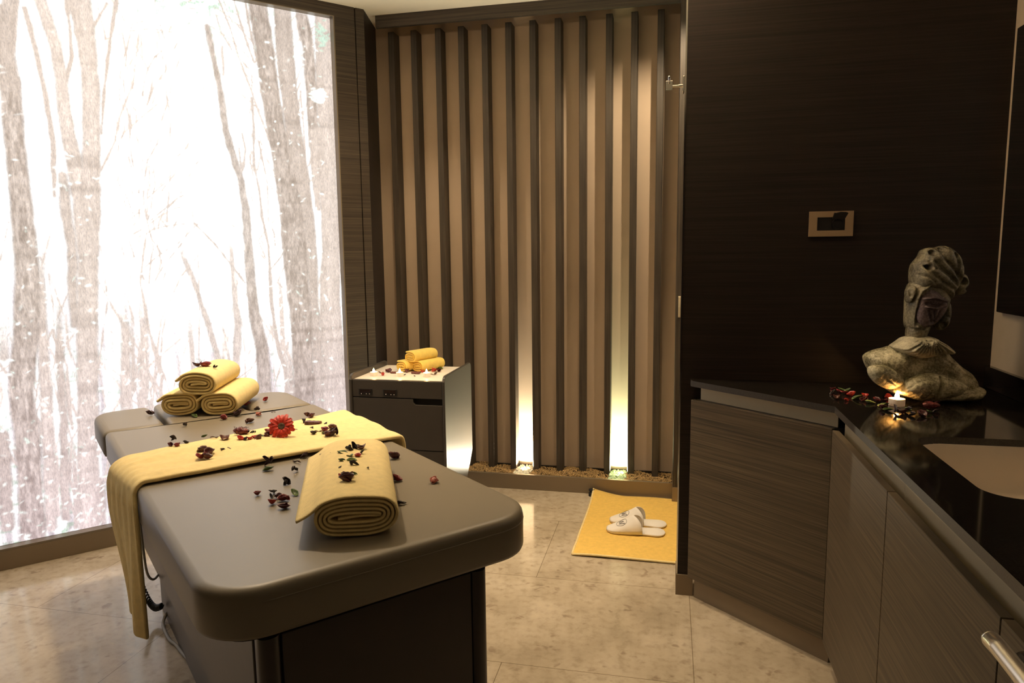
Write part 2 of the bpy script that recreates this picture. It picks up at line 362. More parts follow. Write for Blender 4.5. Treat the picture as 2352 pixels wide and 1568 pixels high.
# ---- the luminous panel: printed beech forest, baked per vertex over a fine grid
TRUNKS = [
(0.80,[(0.143,1.457,0.0262),(0.119,1.048,0.0396),(0.11,0.782,0.0499),(0.097,0.474,0.0469),(0.08,0.14,0.0438)]),
(0.82,[(0.539,1.239,0.0304),(0.532,1.015,0.0382),(0.509,0.697,0.046),(0.503,0.559,0.0461)]),
(0.80,[(0.449,1.243,0.0258),(0.452,1.021,0.0372),(0.437,0.752,0.0485),(0.428,0.57,0.0487)]),
(0.74,[(0.489,1.152,0.015),(0.468,0.748,0.0189)]),
(0.78,[(0.744,1.143,0.0204),(0.746,0.895,0.0247),(0.742,0.701,0.0248)]),
(0.76,[(0.711,1.526,0.0159),(0.734,1.401,0.0201),(0.772,1.289,0.0205),(0.808,1.139,0.0208),(0.846,0.986,0.0254),(0.876,0.841,0.0301),(0.882,0.683,0.0303)]),
(0.78,[(0.98,1.628,0.0151),(0.968,1.423,0.0217),(0.969,1.262,0.0262),(0.979,1.028,0.0353),(0.954,0.791,0.0397),(0.943,0.676,0.0397)]),
(0.84,[(0.92,1.163,0.0194),(0.907,0.88,0.0303),(0.895,0.682,0.0326)]),
(0.72,[(1.225,0.934,0.0334),(1.245,0.662,0.0339),(1.242,0.514,0.034)]),
(0.80,[(1.21,1.36,0.0187),(1.212,1.124,0.0236),(1.208,0.885,0.0238)]),
(0.70,[(1.161,1.439,0.0138),(1.159,1.15,0.0186),(1.18,0.897,0.0212),(1.216,0.763,0.0239),(1.215,0.567,0.0241)]),
(0.74,[(0.194,1.211,0.0236),(0.174,0.872,0.0271),(0.168,0.611,0.0308),(0.141,0.171,0.0344)]),
(0.74,[(-0.022,1.141,0.0312),(-0.031,0.958,0.0345)]),
(0.70,[(-0.064,0.605,0.0408),(-0.071,0.479,0.0472),(-0.085,0.181,0.0507)]),
(0.70,[(0.292,0.32,0.0325),(0.285,0.136,0.0399),(0.281,0.063,0.0399)]),
(0.75,[(0.204,0.606,0.0138),(0.188,0.251,0.0209),(0.178,0.116,0.021)]),
(0.74,[(0.087,2.456,0.0385),(0.078,2.276,0.0309),(0.068,2.13,0.0248)]),
(0.74,[(0.136,2.5,0.0282),(0.11,2.289,0.025)]),
(0.74,[(0.17,2.472,0.019),(0.195,2.302,0.0194),(0.218,2.092,0.0197),(0.229,1.913,0.0199),(0.214,1.672,0.0167)]),
(0.72,[(0.328,2.536,0.0151),(0.332,2.425,0.0135),(0.33,2.294,0.0153),(0.296,2.176,0.0135)]),
(0.74,[(0.253,1.767,0.0303),(0.254,1.581,0.0441),(0.265,1.429,0.0377),(0.251,1.251,0.0378),(0.245,1.08,0.0207)]),
(0.66,[(0.091,2.162,0.0718),(0.085,1.902,0.0756),(0.087,1.687,0.0747),(0.087,1.467,0.085),(0.083,1.299,0.0903),(0.054,1.027,0.0968),(0.017,0.804,0.0931),(0.024,0.59,0.0974),(0.016,0.376,0.0898),(0.006,0.106,0.1019)]),
(0.70,[(0.115,2.496,0.0466),(0.09,2.313,0.0558),(0.089,2.132,0.0719)]),
(0.82,[(0.229,2.517,0.0453),(0.27,2.348,0.043),(0.282,2.172,0.0469),(0.286,1.99,0.054),(0.304,1.806,0.0599),(0.318,1.658,0.0692),(0.322,1.428,0.0787)]),
(0.80,[(0.375,2.545,0.0938),(0.388,2.453,0.0825),(0.393,2.367,0.0726),(0.395,2.186,0.0662),(0.384,1.999,0.0699),(0.37,1.81,0.0736),(0.352,1.621,0.0789),(0.329,1.428,0.0841),(0.316,1.291,0.0807),(0.293,1.034,0.0879),(0.277,0.773,0.0847),(0.256,0.509,0.085),(0.233,0.103,0.0927)]),
(0.72,[(0.529,2.573,0.0144),(0.487,2.382,0.0125),(0.453,2.193,0.0107),(0.422,1.965,0.0089)]),
(0.74,[(0.487,2.55,0.0106),(0.432,2.448,0.0105)]),
(0.78,[(0.611,2.438,0.0056),(0.571,2.208,0.0074),(0.503,2.048,0.0073),(0.475,1.932,0.0072),(0.409,1.799,0.0089)]),
(0.80,[(0.672,2.127,0.0038),(0.512,1.973,0.0055)]),
(0.62,[(0.92,2.521,0.0226),(0.936,2.412,0.0249),(0.963,2.216,0.0295),(0.977,2.029,0.0319),(1.009,1.891,0.0346),(1.039,1.783,0.0329),(1.053,1.638,0.0398),(1.056,1.422,0.0446),(1.058,1.259,0.0493),(1.067,1.074,0.0589),(1.098,0.892,0.0644),(1.096,0.69,0.074),(1.091,0.56,0.0766)]),
(0.68,[(1.038,1.943,0.0087),(1.042,1.834,0.0088)]),
(0.70,[(1.058,2.019,0.0109),(1.07,1.937,0.0132),(1.057,1.856,0.0132),(1.042,1.822,0.0131)]),
(0.76,[(0.984,2.658,0.0083),(1.03,2.531,0.0085),(1.065,2.39,0.0086),(1.113,2.248,0.0088),(1.156,2.111,0.0112),(1.208,1.962,0.0115)]),
(0.72,[(1.056,2.671,0.0085),(1.096,2.516,0.0087),(1.138,2.383,0.0088)]),
(0.68,[(1.113,2.665,0.0109),(1.129,2.536,0.011),(1.149,2.419,0.0111)]),
(0.70,[(1.118,2.199,0.0111),(1.118,2.042,0.0111),(1.108,1.871,0.0112),(1.129,1.726,0.0135),(1.136,1.597,0.0159),(1.161,1.439,0.0161)]),
(0.72,[(1.139,1.984,0.009),(1.173,1.771,0.0091),(1.167,1.554,0.0092)]),
(0.76,[(0.985,2.436,0.0126),(0.985,2.299,0.0148)]),
(0.70,[(0.799,1.557,0.0061),(0.892,1.45,0.0085),(1.028,1.251,0.0089)]),
(0.74,[(1.073,1.362,0.009),(1.226,1.218,0.0071)]),
(0.76,[(1.376,2.264,0.0072),(1.384,2.06,0.0096),(1.386,1.853,0.0097)]),
(0.66,[(1.405,2.648,0.0666),(1.432,2.485,0.0627),(1.436,2.271,0.0584),(1.44,2.051,0.0589)]),
(0.76,[(1.44,2.051,0.0589),(1.443,1.872,0.0543),(1.442,1.648,0.0298)]),
(0.68,[(1.299,2.666,0.0875),(1.302,2.466,0.0928),(1.312,2.256,0.0844),(1.329,2.042,0.0902),(1.353,1.823,0.0915),(1.373,1.602,0.0879),(1.394,1.419,0.0642),(1.395,1.138,0.0499),(1.402,0.917,0.0554),(1.398,0.643,0.0609),(1.395,0.466,0.0611)]),
(0.60,[(1.169,2.703,0.0928),(1.195,2.491,0.0942),(1.208,2.286,0.0953),(1.233,2.076,0.0967),(1.265,1.862,0.1054),(1.289,1.644,0.1188),(1.301,1.42,0.1322),(1.307,1.251,0.1259),(1.318,1.036,0.1174),(1.316,0.752,0.1135),(1.311,0.504,0.1117)]),
(0.78,[(1.522,2.69,0.0886),(1.514,2.324,0.0994),(1.51,1.968,0.1004),(1.51,1.65,0.1015),(1.509,1.418,0.1073),(1.486,1.134,0.1178),(1.494,0.801,0.1349),(1.493,0.451,0.1469)])]

def forest():
    h = .0042
    us = np.arange(PD0, PD1+h, h); us[-1] = PD1; zs = np.arange(PZ0, PZ1+h, h); zs[-1] = PZ1
    U, Z = np.meshgrid(us, zs, indexing='ij'); rs = np.random.RandomState(3)
    def vnoise(sx, sz, seed):
        r = np.random.RandomState(seed); nx = int((PD1-PD0)/sx)+3; nz = int((PZ1-PZ0)/sz)+3; g = r.rand(nx, nz)
        a = (U-PD0)/sx; b = (Z-PZ0)/sz; i = np.clip(a.astype(int), 0, nx-2); j = np.clip(b.astype(int), 0, nz-2); a = a-i; b = b-j
        a = a*a*(3-2*a); b = b*b*(3-2*b)
        return g[i, j]*(1-a)*(1-b)+g[i+1, j]*a*(1-b)+g[i, j+1]*(1-a)*b+g[i+1, j+1]*a*b
    C = np.ones(U.shape+(3,))
    glow = np.exp(-(((U-.98)/.42)**2+((Z-1.75)/.85)**2))
    low = np.clip((1.45-Z)/1.3, 0, 1)
    C *= (1.0)
    # hazy undergrowth: soft vertical ghosts and leaf flecks low down
    g = vnoise(.035, .5, 11)*.6+vnoise(.012, .22, 12)*.4
    dark = np.clip((g-.42)*2.2, 0, 1)*(.34*low**.6+.04)*(1-.75*np.exp(-((U-.98)/.25)**2)*(Z > .9))
    C *= (1-dark[..., None]*np.array([.55, .75, .60]))
    fl = vnoise(.014, .010, 13)*.5+vnoise(.03, .02, 14)*.5
    le = np.clip((fl-.55)*4, 0, 1)*low*.30
    C *= (1-le[..., None]*np.array([.75, .35, .60]))
    # mint foliage high up
    top = np.clip((Z-2.2)/.45, 0, 1)*np.exp(-((U-.85)/.5)**2)
    le = np.clip((fl-.50)*4, 0, 1)*top*.35
    C *= (1-le[..., None]*np.array([.60, .12, .42]))
    def paint(pts, tone, bark=True, soft=.0035, edge=.6, fade=0.):
        nonlocal C
        P = np.array(pts); lo = np.searchsorted(us, P[:, 0].min()-.12); hi = np.searchsorted(us, P[:, 0].max()+.12)
        zl = np.searchsorted(zs, P[:, 1].min()-.02); zh = np.searchsorted(zs, P[:, 1].max()+.02)
        u = U[lo:hi, zl:zh]; z = Z[lo:hi, zl:zh]
        if u.size == 0: return
        best = np.full(u.shape, 9.); rel = np.zeros(u.shape)
        for (x0, y0, w0), (x1, y1, w1) in zip(pts[:-1], pts[1:]):
            dx, dy = x1-x0, y1-y0; L = dx*dx+dy*dy+1e-12
            t = np.clip(((u-x0)*dx+(z-y0)*dy)/L, 0, 1)
            ddx = u-(x0+dx*t); ddy = z-(y0+dy*t); dd = np.hypot(ddx, ddy)-(w0+(w1-w0)*t)/2
            upd = dd < best; best = np.where(upd, dd, best); rel = np.where(upd, ddx/((w0+(w1-w0)*t)/2+1e-9), rel)
        wob = (vnoise(.02, .05, 21)[lo:hi, zl:zh]-.5)*.006
        soft_ = soft+.0025*(P[:, 2].max() > .03); a = np.clip(.5-(best+wob)/(2*soft_), 0, 1)
        wmax = P[:, 2].max()
        if fade: a = a*np.clip((P[:, 1].max()+.01-z)/fade, 0, 1)
        col = np.array([tone*1.03, tone*.95, tone*.90])
        sh = np.ones(u.shape)*1.
        if bark and wmax > .03:
            bk = vnoise(.0075, .026, 31)[lo:hi, zl:zh]*.6+vnoise(.016, .07, 32)[lo:hi, zl:zh]*.4
            bnd = vnoise(.5, .035, 33)[lo:hi, zl:zh]
            sh = 1+(bk-.5)*.62*(1 if tone < .75 else .40) - np.clip(bnd-.72, 0, 1)*.5
            sh = sh*(1-.10*np.abs(rel)**3)
        haze = np.exp(-(((u-.98)/.26)**2+((z-1.7)/.7)**2))*.22
        lav = np.clip((1.2-z)/1.2, 0, 1)[..., None]*np.array([.0, -.025, .03])
        c = col[None, None]*sh[..., None]+lav
        c = c*(1-haze[..., None])+haze[..., None]*1.02
        C[lo:hi, zl:zh] = C[lo:hi, zl:zh]*(1-a[..., None])+c*a[..., None]
    # twigs
    def twig(u0, z0, ang, L, w_, tone):
        pts = [(u0, z0, w_)]
        for k in range(5):
            ang += rs.uniform(-.35, .35); u0 += math.cos(ang)*L/5; z0 += math.sin(ang)*L/5; pts.append((u0, z0, w_*(1-.16*(k+1))))
        paint(pts, tone, False, .003)
    for k in range(130):                                       # saplings behind
        u0 = rs.uniform(PD0, PD1); 
        if .78 < u0 < 1.12 and rs.rand() < .7: continue
        z0 = rs.uniform(.1, .6); twig(u0, z0, math.pi/2+rs.uniform(-.2, .2), rs.uniform(.5, 1.3), rs.uniform(.006, .018), rs.uniform(.84, .95))
    for k in range(130):
        right = rs.rand() < .6
        u0 = rs.uniform(1.1, 1.42) if right else rs.uniform(.45, .72)
        twig(u0, rs.uniform(1.2, 2.5), math.pi/2+rs.uniform(-.7, .7)+(.25 if right else -.25), rs.uniform(.2, .6), rs.uniform(.0025, .005), rs.uniform(.78, .93))
    # trunks beyond the left edge of the photograph continue the print
    for k in range(9):
        u0 = PD0+.06+k*.115+rs.uniform(-.03, .03); w_ = rs.uniform(.03, .09)
        paint([(u0+rs.uniform(-.05, .05), PZ0, w_*1.2), (u0, 1.2, w_), (u0+rs.uniform(-.08, .08), PZ1, w_*.8)], rs.uniform(.66, .82))
    for tone, pts in TRUNKS: paint(pts, min(.93, tone+.085), fade=.22 if tone > .715 and pts[0][1] < 1.75 else 0.)
    # bright leaves in front
    def leaf(u0, z0, a, b_, th, c, al):
        nonlocal C
        R_ = max(a, b_)+h; lo = np.searchsorted(us, u0-R_); hi = np.searchsorted(us, u0+R_); zl = np.searchsorted(zs, z0-R_); zh = np.searchsorted(zs, z0+R_)
        u = U[lo:hi, zl:zh]-u0; z = Z[lo:hi, zl:zh]-z0
        if u.size == 0: return
        p = (u*math.cos(th)+z*math.sin(th))/a; q = (-u*math.sin(th)+z*math.cos(th))/b_
        m_ = np.clip(1.6-1.3*np.hypot(p, q), 0, 1)*al
        C[lo:hi, zl:zh] = C[lo:hi, zl:zh]*(1-m_[..., None])+np.array(c)*m_[..., None]
    for k in range(1700):
        if rs.rand() < .72: u0 = rs.uniform(PD0, .62); z0 = PZ0+rs.rand()**1.4*1.9
        else: u0 = rs.uniform(1.15, 1.5); z0 = PZ0+rs.rand()*2.5
        if u0 > 1.1 and rs.rand() < .55: continue
        leaf(u0, z0, rs.uniform(.005, .017), rs.uniform(.003, .008), rs.uniform(-1.1, 1.1), (1.0, 1.02, 1.0) if rs.rand() < .9 else (.90, .99, .94), rs.uniform(.4, 1))
    for k in range(60):
        leaf(1.475+rs.normal(0, .02), 2.25+rs.normal(0, .02), .016, .006, rs.uniform(-.6, .6), (.96, 1.04, 1.0), .9)
        leaf(1.51+rs.normal(0, .015), 2.57+rs.normal(0, .03), .014, .006, rs.uniform(-.6, .6), (.80, .95, .86), .7)
        if k < 34: leaf(.02+rs.normal(0, .06), 2.12+rs.normal(0, .09), .020, .005, rs.uniform(-.8, .8), (1.03, 1.02, 1.0), .6)
    # glow painted into the whites of the print: hottest in the clearing
    C = np.clip(1-(1-C)*np.array([.74, .80, .84]), 0, 1.1)          # veiling glow painted in: tones lifted towards white
    srgb = np.clip(C, 0, 1); L = srgb**2.2
    wh = np.clip((C.min(-1)-.86)/.12, 0, 1)[..., None]
    L *= 1.0+wh*(.35+1.3*glow[..., None])
    nu, nz = U.shape
    co = np.stack([U, np.full(U.shape, PS), Z], -1).reshape(-1, 3)
    idx = np.arange(nu*nz).reshape(nu, nz)
    q = np.stack([idx[:-1, :-1], idx[1:, :-1], idx[1:, 1:], idx[:-1, 1:]], -1).reshape(-1, 4)
    me = bpy.data.meshes.new('forest_light_panel')
    me.vertices.add(len(co)); me.vertices.foreach_set('co', co.ravel())
    me.loops.add(q.size); me.loops.foreach_set('vertex_index', q.ravel())
    me.polygons.add(len(q)); me.polygons.foreach_set('loop_start', np.arange(0, q.size, 4)); me.polygons.foreach_set('loop_total', np.full(len(q), 4))
    me.update()
    at = me.color_attributes.new('print', 'FLOAT_COLOR', 'POINT')
    at.data.foreach_set('color', np.concatenate([L.reshape(-1, 3), np.ones((nu*nz, 1))], 1).ravel())
    m, nt, b = nodes('backlit_forest_print')
    b.inputs['Base Color'].default_value = (.05, .05, .05, 1); b.inputs['Roughness'].default_value = .5
    ca = N(nt, 'ShaderNodeVertexColor', layer_name='print')
    fine = ramp(nt, noise(nt, coords(nt, (210, 210, 62)), 1., 4., .6), [(.32, (.76, .75, .76)), (.52, (1, 1, 1)), (.72, (1.22, 1.21, 1.18))])
    mu = N(nt, 'ShaderNodeMix', data_type='RGBA', blend_type='MULTIPLY'); mu.inputs['Factor'].default_value = 1.
    nt.links.new(ca.outputs[0], mu.inputs[6]); nt.links.new(fine, mu.inputs[7])
    nt.links.new(mu.outputs[2], b.inputs['Emission Color']); b.inputs['Emission Strength'].default_value = PANEL_STRENGTH
    me.materials.append(m)
    o = bpy.data.objects.new('forest_light_panel', me); COL.objects.link(o); o.rotation_euler = (0, 0, FR)
    tag(o, 'huge glowing backlit print of a pale beech forest set in the left wall', 'light panel')
PANEL_STRENGTH = 1.0
forest()
# thin champagne-grey reveal round the print
mb = MB()
mb.box(PD1, PD1+.006, 3.80, 3.86, PZ0, PZ1); mb.box(PD0-.006, PD0, 3.80, 3.86, PZ0, PZ1)
mb.box(PD0-.006, PD1+.006, 3.80, 3.86, PZ1, PZ1+.004); mb.box(PD0-.006, PD1+.006, 3.797, 3.86, PZ0-.0095, PZ0-.001)
fstruct('trim_5', mb, simple('anodised_reveal', (.20, .165, .12), .4, .3))

# ---- slats in front of the beige wall
SX = [-1.634, -1.494, -1.345, -1.207, -1.067, -.928, -.789, -.645, -.508, -.361, -.224, -.083]
first = None
for i, x in enumerate(SX):
    if first is None:
        first = obj('wall_slat', MB().box(0, .036, 0, .088, .05, 2.68), V_V, bevel=.0015, seg=1); o = first
    else: o = copy_tree(first)
    o.location = (x, 4.07, 0)
    nth = ['left end slat beside the return wall', 'second slat from the return wall', 'third slat from the return wall, behind the trolley', 'fourth slat from the return wall, behind the trolley',
           'fifth slat from the return wall, beside the trolley', 'slat just left of the cream uplight', 'slat just right of the cream uplight', 'second slat right of the cream uplight',
           'second slat left of the greenish uplight', 'slat just left of the greenish uplight', 'slat just right of the greenish uplight', 'last slat before the hook and dark partition'][i]
    tag(o, 'dark wood upright ' + nth, 'slat', 'upright slats on the beige wall')
# ---- gravel bed with glass chunks and uplights
def pebbles(name, n, area, z, r, mat, seed, zfun=None):
    rs = np.random.RandomState(seed); mb = MB()
    base = np.array([(1, 0, 0), (0, 1, 0), (-1, 0, 0), (0, -1, 0), (0, 0, 1), (0, 0, -1)], float)
    fc = [(0, 1, 4), (1, 2, 4), (2, 3, 4), (3, 0, 4), (1, 0, 5), (2, 1, 5), (3, 2, 5), (0, 3, 5)]
    for k in range(n):
        x = rs.uniform(area[0], area[1]); y = rs.uniform(area[2], area[3])
        zz = z + (zfun(x, y) if zfun else 0) + rs.uniform(-.002, .003)
        q = np.linalg.qr(rs.randn(3, 3))[0]; s_ = r*rs.uniform(.6, 1.3, 3)
        mb.add((base*s_)@q+np.array([x, y, zz]), fc)
    o = obj(name, mb, mat); o['kind'] = 'stuff'; return o
GRAVEL = simple('golden_gravel', (.36, .235, .095), .6, var=.6, scale=(150, 150, 150))
GLASSC = simple('pale_green_glass_chunks', (.62, .80, .55), .15, var=.2, scale=(40, 40, 40))
GLASSW = simple('milky_glass_chunks', (.86, .84, .70), .15, var=.15, scale=(40, 40, 40))
LX = [-.840, -.277]
def gz(x, y):
    v = .006*math.sin(x*21)+.004*math.sin(x*47+y*60)
    for lx in LX: v -= .022*math.exp(-((x-lx)/.05)**2)
    return v
g = pebbles('gravel_bed', 12000, (-1.70, .03, 3.962, 4.148), .081, .0042, GRAVEL, 5, gz)
tag(g, 'golden gravel bed behind the bronze plinth', 'gravel', kind='stuff')
struct('trim_6', MB().box(-1.74, .034, 3.958, 4.152, 0, .050), RUBBER)
for i, lx in enumerate(LX):
    g = pebbles('glass_chunks', 170, (lx-.050, lx+.045, 3.962, 4.146), .081, .009, [GLASSW, GLASSC][i], 8+i)
    tag(g, ['milky glass chunks heaped before the cream uplight', 'pale green glass chunks heaped before the greenish uplight'][i], 'glass chunks', kind='stuff')
    u = empty('garden_uplight', (lx, 4.082, .048))
    tag(u, ['glowing cream uplight sunk in the gravel nearer the trolley', 'glowing greenish uplight sunk in the gravel nearer the partition'][i], 'light', 'uplights in the gravel bed')
    obj('housing', MB().lathe([(.030, 0), (.034, .0), (.034, .032), (.030, .034), (.030, .030)], seg=20), STEEL, u, smooth=False)
    c = [(1, .88, .64), (.90, 1., .62)][i]
    obj('lens', MB().lathe([(.029, .026), (.029, .031), (.02, .034), (.001, .035)], seg=20), emis('uplight_lens_glow_%d' % i, c, 45), u, smooth=True)
    spot('uplight_beam', (lx, 4.086, .096), 85, 165, (lx, 4.125, 1.0), c, .6, .02)

# ---- door stop
ds = obj('door_stop', MB().lathe([(.018, 0), (.018, .018), (.012, .024), (.012, .03), (.018, .034), (.016, .04)], (-.415, 3.905, 0), 16), RUBBER, smooth=False)
tag(ds, 'small black rubber door stop on the floor at the bronze plinth', 'door stop')
# ================================================================ CABINETS AND COUNTER
CT = .895
def wpoly(pts): return [(p[0], p[1]) for p in pts]
# worktop with sink cut-out
fl_ = F(2.12, 1.775); 
top_poly = [(.088, 2.765), (.523, 2.376), (.523, .58), (1.128, .58), (1.128, 2.808), (.088, 2.808)]
SKX0, SKX1, SKY0, SKY1 = .640, .985, 1.545, 2.035
hole = rrect(SKX0, SKX1, SKY0, SKY1, .07, 8)
cu = bpy.data.curves.new('worktop_outline', 'CURVE'); cu.dimensions = '2D'; cu.fill_mode = 'BOTH'; cu.extrude = .0110
for pl in (top_poly, hole):
    sp = cu.splines.new('POLY'); sp.points.add(len(pl)-1); sp.use_cyclic_u = True
    for p, q in zip(sp.points, pl): p.co = (q[0], q[1], 0, 1)
tmp = bpy.data.objects.new('worktop_outline', cu); COL.objects.link(tmp)
dg = bpy.context.evaluated_depsgraph_get()
me = bpy.data.meshes.new_from_object(tmp.evaluated_get(dg)); bpy.data.objects.remove(tmp); bpy.data.curves.remove(cu)
me.materials.clear(); me.materials.append(GRAN); me.materials.append(GRANE); me.name = 'worktop'
for p in me.polygons: p.material_index = 0 if abs(p.normal.z) > .5 else 1; p.use_smooth = False
wt = bpy.data.objects.new('worktop', me); COL.objects.link(wt); wt.location = (0, 0, CT-.0110)
tag(wt, 'polished black granite worktop with an angled front end and sink cut-out', 'worktop')
# upstand along the pale wall
us_ = obj('counter_upstand', MB().box(1.111, 1.1295, .58, 2.808, CT+.001, .972), GRAN, bevel=.001, seg=1)
tag(us_, 'black granite upstand strip between worktop and pale wall', 'upstand')
# corner cabinet with the angled door
cc = empty('corner_cabinet', (*F(2.14, 1.5).xy, 0))
tag(cc, 'dark grained corner cabinet with one wide angled door', 'cabinet', 'cabinets under the granite worktop')
def fl(o): o.matrix_parent_inverse = Matrix.Translation(-Vector(cc.location)); return o
pa, pb = F(2.157, 1.775), F(2.157, 1.206)
fl(obj('body', MB().prism([(pa.x, pa.y), (pb.x, pb.y), (1.12, pb.y), (1.12, 2.80), (pa.x, 2.80)], .087, .816), CARTM, cc))
kick0, kick1 = F(2.162, 1.775), F(2.162, 1.2)
kp = [(kick0.x, kick0.y), (kick1.x, kick1.y), (kick1.x+.1, kick1.y+.05), (kick0.x+.1, 2.79)]
fl(obj('kickboard', MB().prism(kp, 0, .086), BRONZE, cc))
def finF(mb): mb.v = [tuple(RZ @ Vector(p)) for p in mb.v]; return mb
fl(obj('door', finF(MB().box(2.135, 2.1555, 1.208, 1.788, .088, .816)), V_CAB, cc, bevel=.001, seg=1))
fl(obj('handle_channel', finF(MB().box(2.165, 2.172, 1.206, 1.765, .817, .872)), CHAMP, cc))
# straight run: three units
def base_cab(y0, y1, label):
    e = empty('base_cabinet', (.53, (y0+y1)/2, 0)); h = (y1-y0)/2
    tag(e, label, 'cabinet', 'cabinets under the granite worktop')
    obj('body', MB().box(.013, .58, -h, h, .087, .69), BLACK, e)
    obj('door', MB().box(-.010, .010, -h+.0015, h-.0015, .088, .816), V_CAB, e, bevel=.001, seg=1)
    obj('kickboard', MB().box(.027, .045, -h, h, 0, .086), BRONZE, e)
    obj('handle_channel', MB().box(.028, .034, -h, h, .700, .872), CHAMP, e)
    return e
base_cab(1.790, 2.384, 'dark grained base cabinet adjoining the angled corner cabinet')
base_cab(1.190, 1.789, 'dark grained base cabinet standing below the sink front')
base_cab(.590, 1.189, 'dark grained base cabinet partly hidden behind the chair')
# basin
bs = empty('wash_basin', (.8125, 1.79, 0)); tag(bs, 'white undermount wash basin in the black worktop', 'basin')
def ring(ins, z, r=.07): return [(x-.8125, y-1.79, z) for x, y in rrect(SKX0-.004+ins, SKX1+.004-ins, SKY0-.004+ins, SKY1+.004-ins, max(.02, r), 8)]
rings = [ring(-.02, .8725), ring(0, .8725), ring(.002, .868), ring(.008, .80, .075), ring(.02, .755, .085), ring(.05, .738, .09), ring(.12, .734, .06)]
mb = MB(); n = len(rings[0])
mb.add([p for r in rings for p in r], [(i*n+k, i*n+(k+1) % n, (i+1)*n+(k+1) % n, (i+1)*n+k) for i in range(len(rings)-1) for k in range(n)]+[tuple((len(rings)-1)*n+k for k in range(n))])
solid(obj('bowl', mb, CERAM, bs, smooth=True), .006, 1)
obj('drain', MB().lathe([(.03, .7345), (.03, .738), (.022, .739), (.02, .736)], seg=20), STEEL, bs)
# faucet
fa = empty('basin_faucet', (1.055, 1.99, CT)); tag(fa, 'polished chrome basin tap at the back of the worktop', 'tap')
obj('tap_body', MB().lathe([(.026, .0005), (.026, .006), (.020, .01), (.019, .10), (.017, .115), (.004, .118)], seg=20), STEEL, fa, auto=40)
obj('spout', MB().prism_y([(-.010, .045), (-.155, .036), (-.156, .052), (-.010, .072)], -.016, .016), STEEL, fa, bevel=.003)
obj('lever', MB().box(-.02, .05, -.006, .006, .118, .126), STEEL, fa, bevel=.002)
# mirror
mi = empty('wall_mirror', (1.12, 1.8, 1.64)); tag(mi, 'frameless dark mirror mounted on the pale wall above the worktop', 'mirror')
mm_, nt_, b_ = nodes('mirror_silver'); b_.inputs['Base Color'].default_value = (.8, .8, .8, 1); b_.inputs['Metallic'].default_value = 1; b_.inputs['Roughness'].default_value = .02
obj('mirror_glass', MB().box(-.0105, -.009, -.95, .944, -.468, .468), mm_, mi)
obj('edge_frame', MB().box(-.0085, .0095, -.952, .946, -.470, .470), STEEL, mi, bevel=.001, seg=1)
# socket with open flap on the dark partition
so = empty('wall_socket', (.5745, 2.81, 1.4845)); tag(so, 'champagne framed socket with a raised black flap on the dark partition', 'socket')
fr = MB(); W_, H_, wi, hi = .0755, .0455, .0475, .024
fr.box(-W_, W_, -.009, -.001, hi, H_); fr.box(-W_, W_, -.009, -.001, -H_, -hi); fr.box(-W_, -wi, -.009, -.001, -hi, hi); fr.box(wi, W_, -.009, -.001, -hi, hi)
obj('faceplate', fr, simple('champagne_plate', (.50, .36, .22), .4, .3), so)
obj('insert', MB().box(-wi, wi, -.006, -.001, -hi, hi), BLACK, so)
obj('outlet', MB().lathe([(.021, 0), (.021, .002), (.018, .002), (.017, -.001)], seg=24), BLACK, so).matrix_parent_inverse = Matrix.Translation((.024, -.0075, 0)) @ Matrix.Rotation(rad(90), 4, 'X')
fp = MB(); fp.prism_y([(.001, .018), (.044, .018), (.054, .040), (.046, .0435), (.028, .0445), (.012, .041), (.006, .042)], -.004, 0)
o = obj('flap', fp, BLACK, so, bevel=.001); o.matrix_parent_inverse = Matrix.Translation((0, -.010, 0)) @ Matrix.Rotation(rad(18), 4, 'X')
# hook
ho = empty('robe_hook', (.0455, 2.868, 2.02)); tag(ho, 'square chrome robe hook on the edge of the dark partition', 'hook')
obj('backplate', MB().box(-.007, -.0005, -.028, .028, -.028, .028), STEEL, ho, bevel=.0015)
ax = MB().tube([(-.007, 0, -.002), (-.022, 0, -.002), (-.0225, 0, -.002), (-.045, 0, -.002)], [.0062, .0062, .0042, .0042], 16)
obj('stem', ax, STEEL, ho, auto=40)
obj('front_plate', MB().box(-.070, -.045, -.014, -.010, -.018, .016), STEEL, ho, bevel=.001)
obj('peg', MB().tube([(-.058, -.012, .004), (-.058, -.014, .030), (-.058, -.016, .033)], [.0045, .0042, .003], 12), STEEL, ho, smooth=True)

# ================================================================ TROLLEY
ct = empty('towel_trolley', (-1.28, 3.38, 0)); tag(ct, 'graphite spa trolley with white top standing before the slats', 'trolley')
sp_ = [(-.235, .10), (.02, .10), (.225, .33), (.225, .795), (.205, .812), (-.205, .812), (-.225, .804), (-.235, .785)]
for x0, x1 in ((-.246, -.232), (.232, .246)):
    obj('side_panel', MB().prism_x(sp_, x0, x1), CARTM, ct, bevel=.003)
obj('white_top', MB().box(-.231, .231, -.205, .215, .775, .785), WHITE, ct, bevel=.001)
obj('front_rim', MB().box(-.231, .231, -.228, -.206, .70, .785), CARTM, ct, bevel=.003)['label'] = 'control fascia'
dsp = None
for xx in (-.162, -.034):
    p = obj('control_display', MB().box(xx-.036, xx+.036, -.232, -.228, .712, .742), BLACK, ct, bevel=.001)
    obj('screen', MB().box(xx-.028, xx+.028, -.2335, -.232, .722, .738), simple('smoked_display', (.02, .012, .010), .08), p)
    for q in (-.02, .006, .022): obj('display_button', MB().lathe([(.0022, 0), (.0022, .003), (.001, .004)], (0, 0, 0), 8), STEEL, p).matrix_parent_inverse = Matrix.Translation((xx+q, -.2315, .7165)) @ Matrix.Rotation(rad(90), 4, 'X')
obj('carcass', MB().box(-.231, .231, -.205, .205, .33, .774), BLACK, ct)
